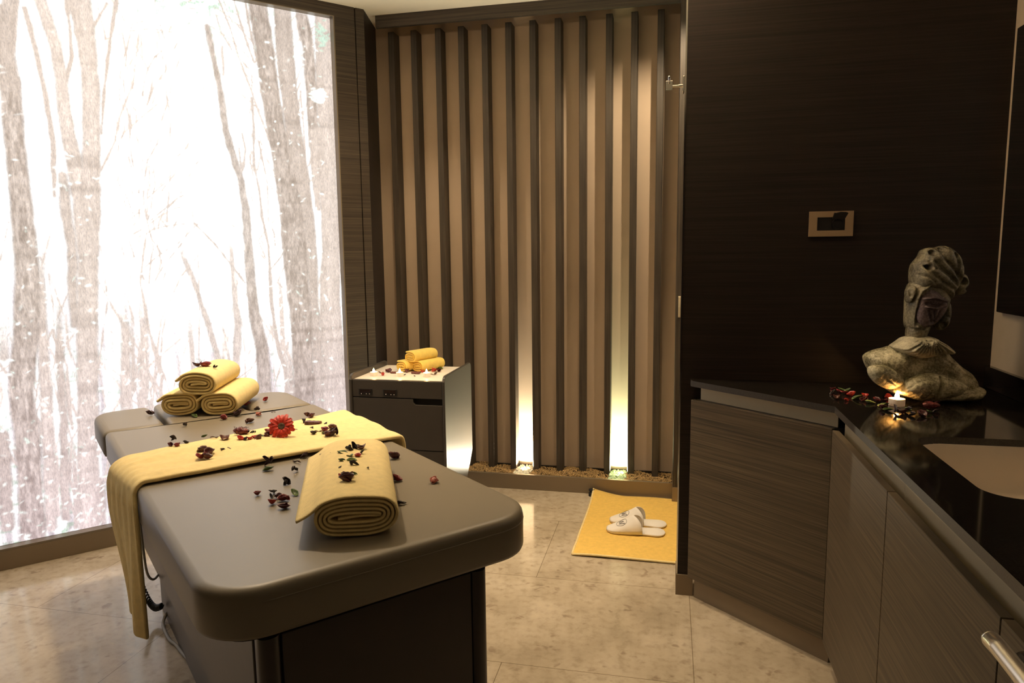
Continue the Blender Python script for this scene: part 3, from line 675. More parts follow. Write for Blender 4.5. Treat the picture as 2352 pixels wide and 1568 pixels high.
dp = [(-.230, .445), (.230, .445), (.230, .668), (.094, .668), (.082, .680), (.082, .696), (-.230, .696)]
obj('door', MB().prism_y(dp, -.228, -.206), CARTM, ct, bevel=.0015)
obj('lower_panel', MB().box(-.230, .230, -.226, -.206, .33, .441), CARTM, ct, bevel=.001)
obj('base_box', MB().box(-.20, .20, -.18, .18, .07, .33), BLACK, ct)
for sx in (-1, 1):
    for sy in (-1, 1):
        mbw = MB(); mbw.lathe([(.010, .062), (.010, .07)], (sx*.17, sy*.15, 0), 12)
        wpts = [(sx*.17-.011, sy*.15, .031), (sx*.17+.011, sy*.15, .031)]
        mbw.tube(wpts, .031, 18); mbw.box(sx*.17-.014, sx*.17+.014, sy*.15-.006, sy*.15+.006, .031, .068)
        obj('caster', mbw, RUBBER, ct)
# ---- candles
def candle(loc, r, hgt, label, group=None):
    e = empty('tealight_candle', loc); tag(e, label, 'candle', group)
    obj('wax_cup', MB().lathe([(r*.97, 0), (r, .001), (r, hgt), (r*.92, hgt), (r*.86, hgt-.003), (.001, hgt-.003)], seg=24), WAX, e, auto=40)
    k = r/.02
    fm = MB().lathe([(.001, 0), (.0048*k, .003*k), (.0062*k, .007*k), (.0050*k, .013*k), (.0024*k, .019*k), (.0003, .024*k)], (0, 0, hgt-.003), 12)
    obj('flame', fm, FLAME, e, smooth=True)
    return e
candle((-1.4445, 3.262, .7855), .0185, .020, 'lit white tealight nearest the trolley left side', 'tealights along the trolley front')
candle((-1.3085, 3.270, .7855), .0185, .020, 'lit white tealight in front of the small towel rolls', 'tealights along the trolley front')
candle((-1.1700, 3.277, .7855), .0185, .020, 'lit white tealight nearest the trolley right side', 'tealights along the trolley front')
candle((.717, 2.425, CT+.0005), .024, .022, 'lit white tealight before the stone bust on the black worktop')

# ================================================================ MASSAGE TABLE (local frame: x along the left wall, y towards it)
TB = (.635, 2.30); TZ = .770
tb = empty('massage_table', F(TB[0], TB[1]), FR); tag(tb, 'taupe upholstered massage table with a boxed pedestal', 'massage table')
def T(d, s): return (d-TB[0], s-TB[1])
prof = lambda z0, z1, r, crown=.004: [(r*.6, z0), (r*.18, z0+r*.18), (0, z0+r*.6), (0, z1-r)] + [(r*(1-math.cos(rad(a))), z1-r+r*math.sin(rad(a))) for a in (22, 45, 67, 90)] + [(r+.003, z1+.0002)]
# main cushion with tongue
out = [T(d, s) for d, s in arc(1.025-.12, 1.312+.12, .12, -90, 0, 10)]
out += [T(1.025, 2.0), T(1.025, 2.70)] + [T(d, s) for d, s in arc(1.025-.02, 2.875-.02, .02, 0, 90, 4)]
out += [T(.80+.04, 2.875)] + [T(.84, 2.875), T(.80, 2.882), T(.778, 2.90), T(.768, 2.93)]
out += [T(.765, 3.0), T(.765, 3.24)] + [T(d, s) for d, s in arc(.765-.04, 3.30-.04, .04, 0, 90, 4)]
out += [T(d, s) for d, s in arc(.465+.04, 3.30-.04, .04, 90, 180, 4)] + [T(.465, 3.0), T(.465, 2.89), T(.455, 2.875), T(.42, 2.875)]
out += [T(d, s) for d, s in arc(.245+.02, 2.875-.02, .02, 90, 180, 4)] + [T(.245, 2.6), T(.245, 2.0)]
out += [T(d, s) for d, s in arc(.245+.12, 1.312+.12, .12, 180, 270, 10)]
obj('main_cushion', MB().slab(out, prof(.665, TZ, .019)), LEATHER, tb, auto=60)
def pad(d0, d1, rl, rr):
    p = [(d1-.02, 2.883), (d1, 2.903), (d1, 3.28-rr)] + arc(d1-rr, 3.28-rr, rr, 0, 90, 6)[1:] + arc(d0+rl, 3.28-rl, rl, 90, 180, 6) + [(d0, 2.903), (d0+.02, 2.883)]
    return [T(*q) for q in p]
obj('arm_cushion', MB().slab(pad(.240, .452, .09, .03), prof(.668, .768, .026)), LEATHER, tb, auto=60)
obj('arm_cushion', MB().slab(pad(.785, 1.025, .03, .10), prof(.668, .768, .026)), LEATHER, tb, auto=60)
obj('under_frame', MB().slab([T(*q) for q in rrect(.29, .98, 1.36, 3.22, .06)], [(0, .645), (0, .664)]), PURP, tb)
# seam piping round the cushion
seam = [Vector((x, y, TZ-.024)) for x, y in out]
obj('seam_piping', MB().tube([(x, y, TZ-.0285) for x, y in out[-2:]+out[:13]], .0016, 6), LEATHER, tb, smooth=True)
# pedestal: overhanging upper box, recessed plinth, rounded corner posts
PX0, PX1, PY0, PY1 = .345-TB[0], .885-TB[0], 1.345-TB[1], 2.96-TB[1]
obj('side_casing', MB().box(PX0, PX0+.02, PY0+.055, PY1, .30, .645), PEDM, tb, bevel=.002)
obj('side_casing', MB().box(PX1-.02, PX1, PY0+.055, PY1, .30, .645), PEDM, tb, bevel=.002)
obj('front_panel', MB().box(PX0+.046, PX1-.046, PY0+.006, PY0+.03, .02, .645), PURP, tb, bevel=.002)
obj('rear_panel', MB().box(PX0+.02, PX1-.02, PY1-.03, PY1-.006, .30, .645), PEDM, tb)
for xx in (PX0, PX1-.045):
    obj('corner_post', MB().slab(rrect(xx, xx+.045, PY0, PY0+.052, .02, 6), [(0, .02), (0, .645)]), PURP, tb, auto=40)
obj('plinth', MB().box(.40-TB[0], .83-TB[0], 1.40-TB[1], 2.98-TB[1], 0.0, .30), PEDM, tb, bevel=.002)
def chaikin(p, it=2):
    p = [Vector(q) for q in p]
    for _ in range(it):
        r = [p[0]]
        for a_, b_ in zip(p[:-1], p[1:]): r += [a_.lerp(b_, .25), a_.lerp(b_, .75)]
        p = r+[p[-1]]
    return p
# cables of the electric drive
cb = [(.30, 2.60, .60), (.300, 2.58, .52), (.302, 2.56, .40), (.306, 2.56, .33), (.325, 2.57, .30), (.35, 2.60, .31)]
obj('control_cable', MB().tube(chaikin([(*T(d, s), z) for d, s, z in cb]), .004, 8), CABLE, tb, smooth=True)
h0 = Vector((*T(.325, 2.95), .16)); h1 = Vector((*T(.385, 2.88), .06)); pts = []
for k in range(240):
    t = k/239; c = h0.lerp(h1, t)+Vector((0, 0, -.05*math.sin(math.pi*t))); a = t*2*math.pi*20
    pts.append(c+Vector((math.cos(a)*.011*.7, math.cos(a)*.011*.7, math.sin(a)*.011)))
obj('coiled_cable', MB().tube(pts, .0032, 6), BLACK, tb, smooth=True)
fc = [(.402, 2.875, .03), (.385, 2.86, .012), (.376, 2.82, .008), (.376, 2.76, .007), (.378, 2.69, .007), (.392, 2.65, .007), (.398, 2.57, .007), (.41, 2.50, .01)]
obj('floor_cable', MB().tube(chaikin([(*T(d, s), z) for d, s, z in fc]), .006, 8), CABLE, tb, smooth=True)

# ---- yellow runner across the table, hanging over the near-left side
def runner():
    NW = 36; rows = []
    path = []                                             # (d, z, q) ; q>0 measured down the hang
    for dd in np.linspace(1.055, .30, 40): path.append((dd, None, 0.))
    for a in np.linspace(0, 90, 7)[0:]: path.append((.272-.060*math.sin(rad(a)), TZ+.012-.04*(1-math.cos(rad(a))), 0.))
    for q in np.linspace(.02, .385, 26): path.append((.212, TZ-.028-q, q))
    pre = [(1.062, TZ-.10, -1), (1.062, TZ-.05, -1), (1.060, TZ-.012, -1)]
    P = []
    for d_, z_, q in pre + path:
        f = (1.04-d_)/.8
        sa = 2.115 + .0*f; sb = 2.615 - .20*min(1, max(0, f))
        row = []
        for j in range(NW+1):
            w_ = j/NW
            if q <= 0:
                s = sa+(sb-sa)*w_
                if z_ is None:
                    z = TZ+.0115 + .003*math.sin(w_*9+d_*3)+.0022*math.sin(w_*23-d_*7)+.002*math.sin(d_*40+w_*5)*max(0, (.5-d_)/.3)
                    dd = d_
                else:
                    z = z_ + .0015*math.sin(w_*40)*(1 if q == 0 else 0); dd = d_ + (.028*(1-w_)*min(1, max(0, (.272-d_)/.06)) if q == 0 else 0)
            else:
                k = q/.385; sm = max(0, (k-.18)/.82); sm = sm*sm*(3-2*sm)
                e0 = sa - .015 - .045*k; e1 = sb-(sb-sa-.155)*sm**.75
                s = e0+(e1-e0)*w_
                fold = sm*min(1, w_*3)*(.030*math.sin(w_*math.pi*2.0+.6)+.012*math.sin(w_*math.pi*5))
                dd = d_-.004+.028*(1-w_)-fold*.9-.012*k*w_+.003*math.sin(w_*30)*(1-k)
                if w_ > .72: dd += sm*.05*(w_-.72)/.28
                z = z_+.004*math.sin(w_*6)
            row.append((*T(dd, s), z))
        P.append(row)
    return MB().grid(P)
rn = empty('yellow_runner', F(TB[0], TB[1]), FR)
tag(rn, 'long yellow fleece runner laid across the massage table and hanging down', 'blanket')
o = obj('fleece_cloth', runner(), FLEECE, rn, smooth=True); solid(o, .013, 0); sub(o, 1)

# ---- rolled towels: a spiral ribbon with rounded edges
def roll(width, height, length, turns, seed, tail=0., start=0., end=None, squash=3., ln_var=.0, tailbend=0.):
    rs = random.Random(seed); n = int(turns*44)
    hh = height/2; core = .12*hh; pitch = (hh-core)/turns; ext = (width-height)/2
    path = []
    # inner S fold
    for k in range(10):
        t = k/9; path.append((-ext*.8+ext*1.7*t, -core*.3*math.cos(t*5)))
    for k in range(n+1):
        a = 2*math.pi*turns*k/n + start
        r = core+pitch*(k/n*turns)
        c, s_ = math.cos(a), math.sin(a)
        x = r*c+ext*math.tanh(2.2*c)/math.tanh(2.2); y = r*s_
        y += .06*pitch*math.sin(3*a+seed)+.10*pitch*math.sin(x*60+seed)
        path.append((x, y))
    path = path[10:] if start else path
    P = [Vector((x, y, 0)) for x, y in path]
    if tail:
        t = (P[-1]-P[-3]).normalized()
        for k in range(1, 7):
            t = Matrix.Rotation(tailbend/6, 3, 'Z') @ t
            P.append(P[-1]+t*tail/6)
    w2 = pitch*.425; mb = MB(); V = []; Fc = []; m = 13
    for i, p in enumerate(P):
        t = (P[min(i+1, len(P)-1)]-P[max(i-1, 0)]).normalized(); nr = Vector((t.y, -t.x, 0))
        ln0 = -ln_var*math.sin(i*.05+seed)*.5; ln1 = length+ln_var*math.sin(i*.043+seed*2)
        for (off, yy) in ((w2*.75, ln0+.0035), (w2, ln0+.010), (w2, length*.33), (w2, length*.66), (w2, ln1-.010), (w2*.75, ln1-.0035), (0, ln1), (-w2*.75, ln1-.0035), (-w2, ln1-.010), (-w2, length*.5), (-w2, ln0+.010), (-w2*.75, ln0+.0035), (0, ln0)):
            q = p+nr*off; V.append((q.x, yy, q.y))
    for i in range(len(P)-1):
        for k in range(m):
            j = (k+1) % m; Fc.append((i*m+k, i*m+j, (i+1)*m+j, (i+1)*m+k))
    L = (len(P)-1)*m; Fc.append(tuple(range(m))); Fc.append(tuple(L+k for k in range(m)))
    zmin = min(v[2] for v in V)
    mb.add([(x, y, z-zmin) for x, y, z in V], Fc); return mb
def put_roll(name, mb, mat, loc, rz, label, group, tilt=(0, 0)):
    o = obj(name, mb, mat, smooth=True); o.location = loc; o.rotation_euler = (tilt[0], tilt[1], rz)
    tag(o, label, 'towel', group); return o
def ang(ds, dd):                                           # heading (s,d) -> rotation so that local +y follows it
    v = F(dd, ds) - F(0, 0); return math.atan2(v.y, v.x)-math.pi/2
# the big roll near the front of the table
p = F(.588, 1.425)
put_roll('rolled_towel', roll(.190, .094, .50, 4.41, 3, tail=.048, tailbend=-.3), FLEECE, (p.x, p.y, TZ+.002), ang(.92, .39), 'big yellow rolled towel lying near the front of the massage table', None)
# the stack of three at the head end
A3 = ang(.86, .5)
for (d_, s_, z_, sd, lab) in ((.512, 2.97, TZ+.002, 5, 'lower left yellow rolled towel of the stack on the massage table'), (.641, 2.885, TZ+.002, 6, 'lower right yellow rolled towel of the stack on the massage table'), (.574, 2.925, TZ+.0845, 8, 'topmost yellow rolled towel of the stack on the massage table')):
    p = F(d_, s_)
    put_roll('rolled_towel', roll(.148, .092, .34, 3.4, sd, tail=.02, ln_var=.006), FLEECE, (p.x, p.y, z_), A3, lab, 'towel stack at the head of the table')
for (x, y, z_, sd, lab) in ((-1.352, 3.395, .786, 11, 'lower left small lemon towel roll on the trolley'), (-1.268, 3.405, .786, 12, 'lower right small lemon towel roll on the trolley'), (-1.305, 3.40, .786+.051, 13, 'topmost small lemon towel roll on the trolley')):
    put_roll('rolled_towel', roll(.082, .055, .17, 2.3, sd, tail=.012), TERRYL, (x, y, z_), rad(-26), lab, 'small towel rolls on the trolley')
# ================================================================ RUG AND SLIPPERS
def rug():
    NX, NY = 60, 44; P = []
    A, B, C_, D_ = Vector((-.418, 3.09, 0)), Vector((.36, 3.085, 0)), Vector((.37, 3.905, 0)), Vector((-.405, 3.915, 0))
    for j in range(NY+1):
        v = j/NY; row = []
        for i in range(NX+1):
            u = i/NX; p = (A*(1-u)+B*u)*(1-v)+(D_*(1-u)+C_*u)*v
            z = .006+.003*math.sin(u*9+v*4)*math.sin(v*7+u*2)+.0045*math.sin(v*24+u*6+math.sin(u*8))*max(0, .40-v)*2+.0035*math.exp(-((v-.78-.08*math.sin(u*6))/.03)**2)
            z += .034*max(0, 1-math.hypot((u)*4.2, (1-v)*5))**1.4
            z += .006*math.exp(-((u-.62-.1*v)/.03)**2)*max(0, v-.45)
            row.append((p.x, p.y, z))
        P.append(row)
    return MB().grid(P)
rg = empty('bath_mat', (0, 3.5, 0)); tag(rg, 'golden yellow terry bath mat on the marble before the gravel bed', 'bath mat')
o = obj('terry_field', rug(), TERRY, rg, smooth=True); o.matrix_parent_inverse = Matrix.Translation((0, -3.5, 0)); solid(o, .007, 0)
hem = [o.data.vertices[i].co.copy() for i in list(range(0, 61))] 
def hemtube(idx): 
    t = obj('hem', MB().tube([o.data.vertices[i].co+Vector((0, 0, .001)) for i in idx], .0055, 6), FLEECE, rg, smooth=True); t.matrix_parent_inverse = Matrix.Translation((0, -3.5, 0))
hemtube(list(range(0, 61))); hemtube([k*61 for k in range(45)])
def slipper(loc, rz, label):
    e = empty('slipper', loc, rz); tag(e, label, 'slipper', 'pair of slippers on the mat')
    def half(t):                                            # half width along the length t (0 toe .. 1 heel)
        return .050*math.sqrt(max(0, 1-(1-min(t/.20, 1))**2))*(1-.16*math.exp(-((t-.62)/.18)**2)) * (1 if t < .82 else math.sqrt(max(0, 1-((t-.82)/.18)**2.2)))
    L = .29; n = 40
    up = [(t/n*L, half(t/n)) for t in range(n+1)]; pl = [(x, -y) for x, y in up]+[(x, y) for x, y in reversed(up[1:-1])]
    obj('sole', MB().slab(pl, [(.003, 0), (0, .003), (0, .007), (.003, .010)]), SLIP, e, auto=50)
    pi = [(x*.965+.005, y*.88) for x, y in up]; pl2 = [(x, -y) for x, y in pi]+[(x, y) for x, y in reversed(pi[1:-1])]
    obj('insole', MB().slab(pl2, [(0, .0095), (.002, .0115)]), SLIP, e, auto=50)
    # vamp: shell from toe to instep
    P = []; nv = 16; me_ = 24
    def vamp(t, a, lift=0.):                                # t along 0..1, a across 0..1
        x = t*.134; hw = half(x/L)*1.0; h = .006+.070*t**1.25*(1 if t < .97 else 1)
        ph = math.pi*a; xx = x+.046*(t**3)*abs(math.cos(ph))**1.1
        return Vector((xx, -hw*math.cos(ph)*(1), .008+(h+lift)*math.sin(ph)**.75))
    for i in range(nv+1): P.append([vamp(.02+.98*i/nv, j/me_) for j in range(me_+1)])
    v = obj('upper', MB().grid(P), SLIP, e, smooth=True); solid(v, .003, 0)
    # monogram: oval ring and slanted W on top of the upper
    def on(u_, w_):                                         # local emblem coordinates
        p = vamp(.56+u_, .42+w_, .0); q = vamp(.56+u_+.01, .42+w_, 0); r = vamp(.56+u_, .42+w_+.01, 0)
        nrm = (q-p).cross(r-p).normalized()
        if nrm.z < 0: nrm = -nrm
        return p+nrm*.0028
    ringp = [on(.17*math.cos(2*math.pi*k/36), .165*math.sin(2*math.pi*k/36)) for k in range(37)]
    ob = MB().tube(ringp, .0007, 5)
    def stroke(mb, pts, w_):
        for a_, b_ in zip(pts[:-1], pts[1:]):
            mb.tube([on(a_[0]+(b_[0]-a_[0])*k/4, a_[1]+(b_[1]-a_[1])*k/4) for k in range(5)], w_, 5)
    stroke(ob, [(.085, -.115), (-.085, -.05)], .0013); stroke(ob, [(-.085, -.05), (.07, -.01)], .0006)
    stroke(ob, [(.07, -.01), (-.085, .045)], .0013); stroke(ob, [(-.085, .045), (.085, .115)], .0006)
    stroke(ob, [(.095, -.14), (.08, -.085)], .0007); stroke(ob, [(.09, .09), (.08, .14)], .0007); stroke(ob, [(.075, -.035), (.065, .015)], .0007)
    m = obj('monogram', ob, INK, e); m['label'] = 'black W monogram in an oval ring'
    return e
slipper((-.288, 3.395, .0125), rad(0), 'white slipper nearer the camera on the yellow mat with W monogram')
slipper((-.282, 3.518, .0125), rad(-3), 'white slipper farther from the camera, half hidden behind its twin')

# ================================================================ STONE BUST (implicit surfaces, meshed with surface nets)
def surface_nets(Fn, lo, hi, h):
    ax_ = [np.arange(lo[k], hi[k]+h, h) for k in range(3)]
    X, Y, Z = np.meshgrid(*ax_, indexing='ij'); G = Fn(X, Y, Z); ins = G < 0
    n = np.array(G.shape)-1; acc = np.zeros((*n, 3)); cnt = np.zeros(tuple(n))
    for axis in range(3):
        a = [slice(None)]*3; b = [slice(None)]*3; a[axis] = slice(0, -1); b[axis] = slice(1, None)
        g0, g1 = G[tuple(a)], G[tuple(b)]; cr = ins[tuple(a)] != ins[tuple(b)]
        t = np.where(cr, g0/(g0-g1+1e-12), 0)
        o1, o2 = [k for k in range(3) if k != axis]
        for i in (0, 1):
            for j in (0, 1):
                sl = [slice(None)]*3; sl[axis] = slice(0, n[axis]); sl[o1] = slice(i, i+n[o1]); sl[o2] = slice(j, j+n[o2])
                c = cr[tuple(sl)]; cnt += c
                acc[..., axis] += np.where(c, t[tuple(sl)], 0); acc[..., o1] += c*i; acc[..., o2] += c*j
    act = cnt > 0; idx = np.full(tuple(n), -1); idx[act] = np.arange(act.sum())
    cell = np.argwhere(act); V = (cell+acc[act]/cnt[act][:, None])*h+np.array(lo)
    Q = []
    for axis in range(3):
        a = [slice(None)]*3; b = [slice(None)]*3; a[axis] = slice(0, -1); b[axis] = slice(1, None)
        cr = ins[tuple(a)] != ins[tuple(b)]; o1, o2 = [(1, 2), (2, 0), (0, 1)][axis]
        E_ = np.argwhere(cr); E_ = E_[(E_[:, o1] > 0) & (E_[:, o2] > 0) & (E_[:, o1] < n[o1]) & (E_[:, o2] < n[o2])]
        s0 = ins[tuple(E_.T)]
        def at(d1, d2):
            k = E_.copy(); k[:, o1] -= d1; k[:, o2] -= d2; return idx[tuple(k.T)]
        q = np.stack([at(1, 1), at(0, 1), at(0, 0), at(1, 0)], 1)
        q[~s0] = q[~s0][:, ::-1]; Q.append(q)
    return V, np.concatenate(Q)
bu = empty('stone_bust', (.816, 2.530, CT+.001), YAW*1.0 + rad(0)); bu.rotation_euler = (0, 0, YAW)
tag(bu, 'mottled stone bust of a head with a high wrapped hairdo on the worktop', 'statue')
q_ = .000368
def B2(pts): return np.array([((x-650)*q_, (1450-y)*q_) for x, y in pts])
def poly_sd(X, Z, P):
    d = np.full(X.shape, 9.); inside = np.zeros(X.shape, bool); n = len(P)
    for i in range(n):
        (x0, z0), (x1, z1) = P[i], P[(i+1) % n]; dx, dz = x1-x0, z1-z0
        t = np.clip(((X-x0)*dx+(Z-z0)*dz)/(dx*dx+dz*dz+1e-12), 0, 1); d = np.minimum(d, np.hypot(X-x0-dx*t, Z-z0-dz*t))
        cr = ((z0 > Z) != (z1 > Z)) & (X < (x1-x0)*(Z-z0)/(z1-z0+1e-15)+x0); inside ^= cr
    return np.where(inside, -d, d)
def line_d(X, Z, pts):
    P = B2(pts); d = np.full(X.shape, 9.)
    for (x0, z0), (x1, z1) in zip(P[:-1], P[1:]):
        dx, dz = x1-x0, z1-z0; t = np.clip(((X-x0)*dx+(Z-z0)*dz)/(dx*dx+dz*dz+1e-12), 0, 1); d = np.minimum(d, np.hypot(X-x0-dx*t, Z-z0-dz*t))
    return d
def smooth_poly(pts, it=2):
    P = np.array(pts, float)
    for _ in range(it):
        Q = np.roll(P, -1, 0); P = np.stack([P*.75+Q*.25, P*.25+Q*.75], 1).reshape(-1, 2)
    return P
def relief(outline, y0, Tk, R, carve=(), holes=(), extra=None, bk=1.0, it=2):
    """rounded body over an outline; carve: (points, width, depth) along lines; holes: (x, y, r) pierced hollows"""
    P = B2(smooth_poly(outline, it)); h = .0028
    lo = P.min(0)-.012; hi = P.max(0)+.012
    xs = np.arange(lo[0], hi[0]+h, h); zs = np.arange(lo[1], hi[1]+h, h); X, Z = np.meshgrid(xs, zs, indexing='ij')
    d = poly_sd(X, Z, P); t = np.clip(-d/R, 0, 1); pr = Tk*np.sqrt(1-(1-t)**2); fr = pr.copy()
    for pts, w_, dep in carve: fr = fr-dep*np.exp(-(line_d(X, Z, pts)/(w_*q_))**2)*np.clip(-d/.004, 0, 1)
    for x, y, r in holes:
        c = B2([(x, y)])[0]; fr = fr-.030*np.clip(1.6-1.6*np.hypot(X-c[0], Z-c[1])/(r*q_*1.25), 0, 1)**.6
    if extra is not None: fr = fr+extra(X, Z)*np.clip(-d/.006, 0, 1)
    fr = np.maximum(fr, .004); ylo, yhi = y0-fr.max()-.012, y0+pr.max()*bk+.012
    def Fn(X3, Y3, Z3):
        D = np.repeat(d[:, None, :], X3.shape[1], 1); A = np.repeat(fr[:, None, :], X3.shape[1], 1); Bk = np.repeat(pr[:, None, :]*bk, X3.shape[1], 1)
        y = Y3-y0; return np.maximum(D, np.where(y < 0, -y-A, y-Bk))*.8
    ys = np.arange(ylo, yhi+h, h)
    return surface_nets_grid(Fn, xs, ys, zs)
def surface_nets_grid(Fn, xs, ys, zs):
    h = xs[1]-xs[0]
    return surface_nets(Fn, (xs[0], ys[0], zs[0]), (xs[-1]-h*.5, ys[-1]-h*.5, zs[-1]-h*.5), h)
def part(name, pieces, mat):
    mb = MB()
    for V, Q in pieces: mb.add([tuple(v) for v in V], [tuple(int(i) for i in q) for q in Q])
    o = obj(name, mb, mat, bu, smooth=True)
    m = o.modifiers.new('soften', 'SMOOTH'); m.factor = .5; m.iterations = 2
    return o
rough = lambda X, Z: .0012*np.sin(X*310+Z*90)*np.sin(Z*280-X*60)+.0018*np.sin(X*90)*np.sin(Z*75+1)
torso = relief([(372, 985), (500, 940), (700, 935), (860, 1000), (935, 1080), (1010, 1150), (1115, 1215), (1172, 1310), (1150, 1400), (1060, 1452), (850, 1452), (560, 1452), (420, 1400), (300, 1300), (205, 1160), (176, 1075), (215, 1030), (290, 1000)], .025, .078, .050,
    carve=[([(745, 1050), (850, 1120), (960, 1210), (1100, 1280)], 14, .005), ([(830, 1030), (930, 1110), (1080, 1240)], 9, .003), ([(300, 1030), (260, 1060)], 12, .003)], extra=rough)
lobe = relief([(116, 1150), (135, 1118), (210, 1108), (300, 1125), (395, 1205), (425, 1240), (400, 1300), (310, 1338), (215, 1300), (150, 1245), (122, 1195)], -.044, .038, .028, carve=[([(240, 1150), (320, 1200), (400, 1240)], 8, .004), ([(250, 1230), (330, 1290)], 6, .003)], extra=rough)
arm = relief([(296, 1342), (420, 1240), (540, 1192), (640, 1176), (780, 1200), (900, 1258), (955, 1290), (940, 1330), (880, 1395), (700, 1418), (620, 1428), (540, 1425), (400, 1375)], -.056, .044, .032,
    carve=[([(690, 1215), (678, 1300), (655, 1420)], 13, .022), ([(430, 1370), (520, 1310)], 9, .003), ([(540, 1400), (620, 1320)], 9, .003), ([(360, 1330), (480, 1255), (640, 1205)], 7, .003)], extra=rough)
base = relief([(640, 1405), (760, 1395), (960, 1322), (1090, 1318), (1168, 1330), (1150, 1405), (1085, 1452), (880, 1452), (660, 1450)], -.020, .054, .024, carve=[([(900, 1410), (960, 1370), (1090, 1360)], 9, .004)], extra=rough)
part('shoulders', [torso, lobe, arm, base], STONE)
def flutes(X, Z):
    c = B2([(585, 860)])[0]; th = np.arctan2(X-c[0], c[1]-Z); return .0065*np.sin(th*34)
part('collar', [relief([(490, 870), (560, 875), (670, 862), (770, 925), (870, 998), (868, 1010), (838, 1032), (715, 1028), (640, 1056), (560, 1064), (475, 1042), (405, 1008), (364, 970), (368, 958), (430, 918)], -.018, .068, .022, extra=flutes, it=1)], COLLM)
neck = relief([(497, 800), (503, 915), (570, 935), (648, 922), (672, 855), (705, 770), (600, 740), (510, 770)], .0, .036, .03, carve=[([(500, 800), (545, 815), (600, 800)], 8, .004), ([(520, 890), (600, 895)], 10, .004)])
skull = relief([(505, 400), (610, 350), (740, 370), (850, 520), (845, 590), (800, 670), (735, 770), (650, 822), (560, 835), (508, 815), (494, 775), (492, 700), (488, 600), (490, 500)], .004, .056, .045,
    carve=[([(498, 800), (545, 806), (580, 800)], 7, .007), ([(505, 838), (560, 842)], 7, .006), ([(640, 470), (560, 520), (535, 620), (535, 740)], 12, .006)],
    extra=lambda X, Z: .012*np.exp(-(line_d(X, Z, [(600, 425), (545, 470), (520, 540), (506, 690), (507, 770)])/(12*q_))**2)-.010*np.exp(-(line_d(X, Z, [(640, 520), (640, 700)])/(110*q_))**4)+.009*np.exp(-(line_d(X, Z, [(512, 785), (545, 788)])/(10*q_))**2)+.008*np.exp(-(line_d(X, Z, [(512, 822), (550, 824)])/(9*q_))**2))
knot = relief([(454, 470), (480, 430), (520, 415), (535, 470), (510, 540), (478, 590), (462, 545)], -.010, .030, .020, carve=[([(470, 470), (480, 510)], 10, .012)])
part('head', [neck, skull, knot], STONED)
part('face', [relief([(528, 540), (600, 440), (710, 470), (795, 560), (785, 650), (705, 755), (640, 790), (565, 785), (520, 720)], -.030, .026, .030,
    carve=[([(585, 575), (640, 592), (700, 590)], 14, .013), ([(600, 640), (630, 735)], 10, .010), ([(650, 640), (655, 740)], 8, .009), ([(700, 635), (665, 730)], 9, .009), ([(560, 500), (640, 480), (720, 510)], 16, .004)],
    extra=lambda X, Z: .011*np.exp(-(line_d(X, Z, [(540, 535), (640, 525), (760, 560)])/(8*q_))**2)+.008*np.exp(-(line_d(X, Z, [(600, 585), (680, 585)])/(7*q_))**2)+.010*np.exp(-(line_d(X, Z, [(575, 605), (650, 618), (745, 592)])/(7*q_))**2)+.005*np.exp(-(line_d(X, Z, [(550, 760), (640, 770)])/(8*q_))**2))], FACEM)
hair = relief([(520, 415), (512, 320), (522, 240), (560, 190), (585, 160), (598, 112), (640, 92), (690, 98), (745, 78), (805, 84), (862, 128), (912, 190), (938, 290), (930, 380), (880, 470), (850, 560), (800, 545), (720, 480), (640, 470), (550, 465)], .0, .060, .040,
    carve=[([(640, 215), (690, 285), (760, 335), (840, 420)], 15, .012), ([(682, 120), (722, 205), (790, 275), (860, 350)], 14, .011), ([(812, 150), (835, 230), (822, 320), (872, 390)], 16, .012), ([(545, 235), (600, 290), (640, 345), (760, 425), (850, 480)], 13, .009), ([(905, 195), (872, 260), (842, 325)], 10, .008), ([(530, 330), (590, 350), (640, 390)], 12, .007), ([(590, 170), (600, 230), (640, 280)], 9, .006)],
    holes=[(632, 140, 22), (714, 116, 17), (770, 95, 11), (830, 162, 19), (588, 264, 22)])
ring_ = relief([(860, 350), (900, 318), (955, 322), (982, 370), (990, 425), (960, 455), (972, 478), (950, 508), (900, 515), (865, 500), (850, 430)], -.012, .034, .030, carve=[([(940, 455), (985, 445)], 8, .010)], holes=[(912, 390, 28)])
part('wrapped_hairdo', [hair, ring_], STONED)
part('ear_ornament', [relief([(800, 595), (830, 560), (860, 590), (870, 680), (856, 770), (800, 828), (745, 818), (725, 785), (765, 725), (790, 655)], -.006, .026, .026, carve=[([(835, 600), (845, 680)], 9, .006), ([(800, 690), (850, 720)], 9, .006)], holes=[(788, 775, 26)])], STONED)

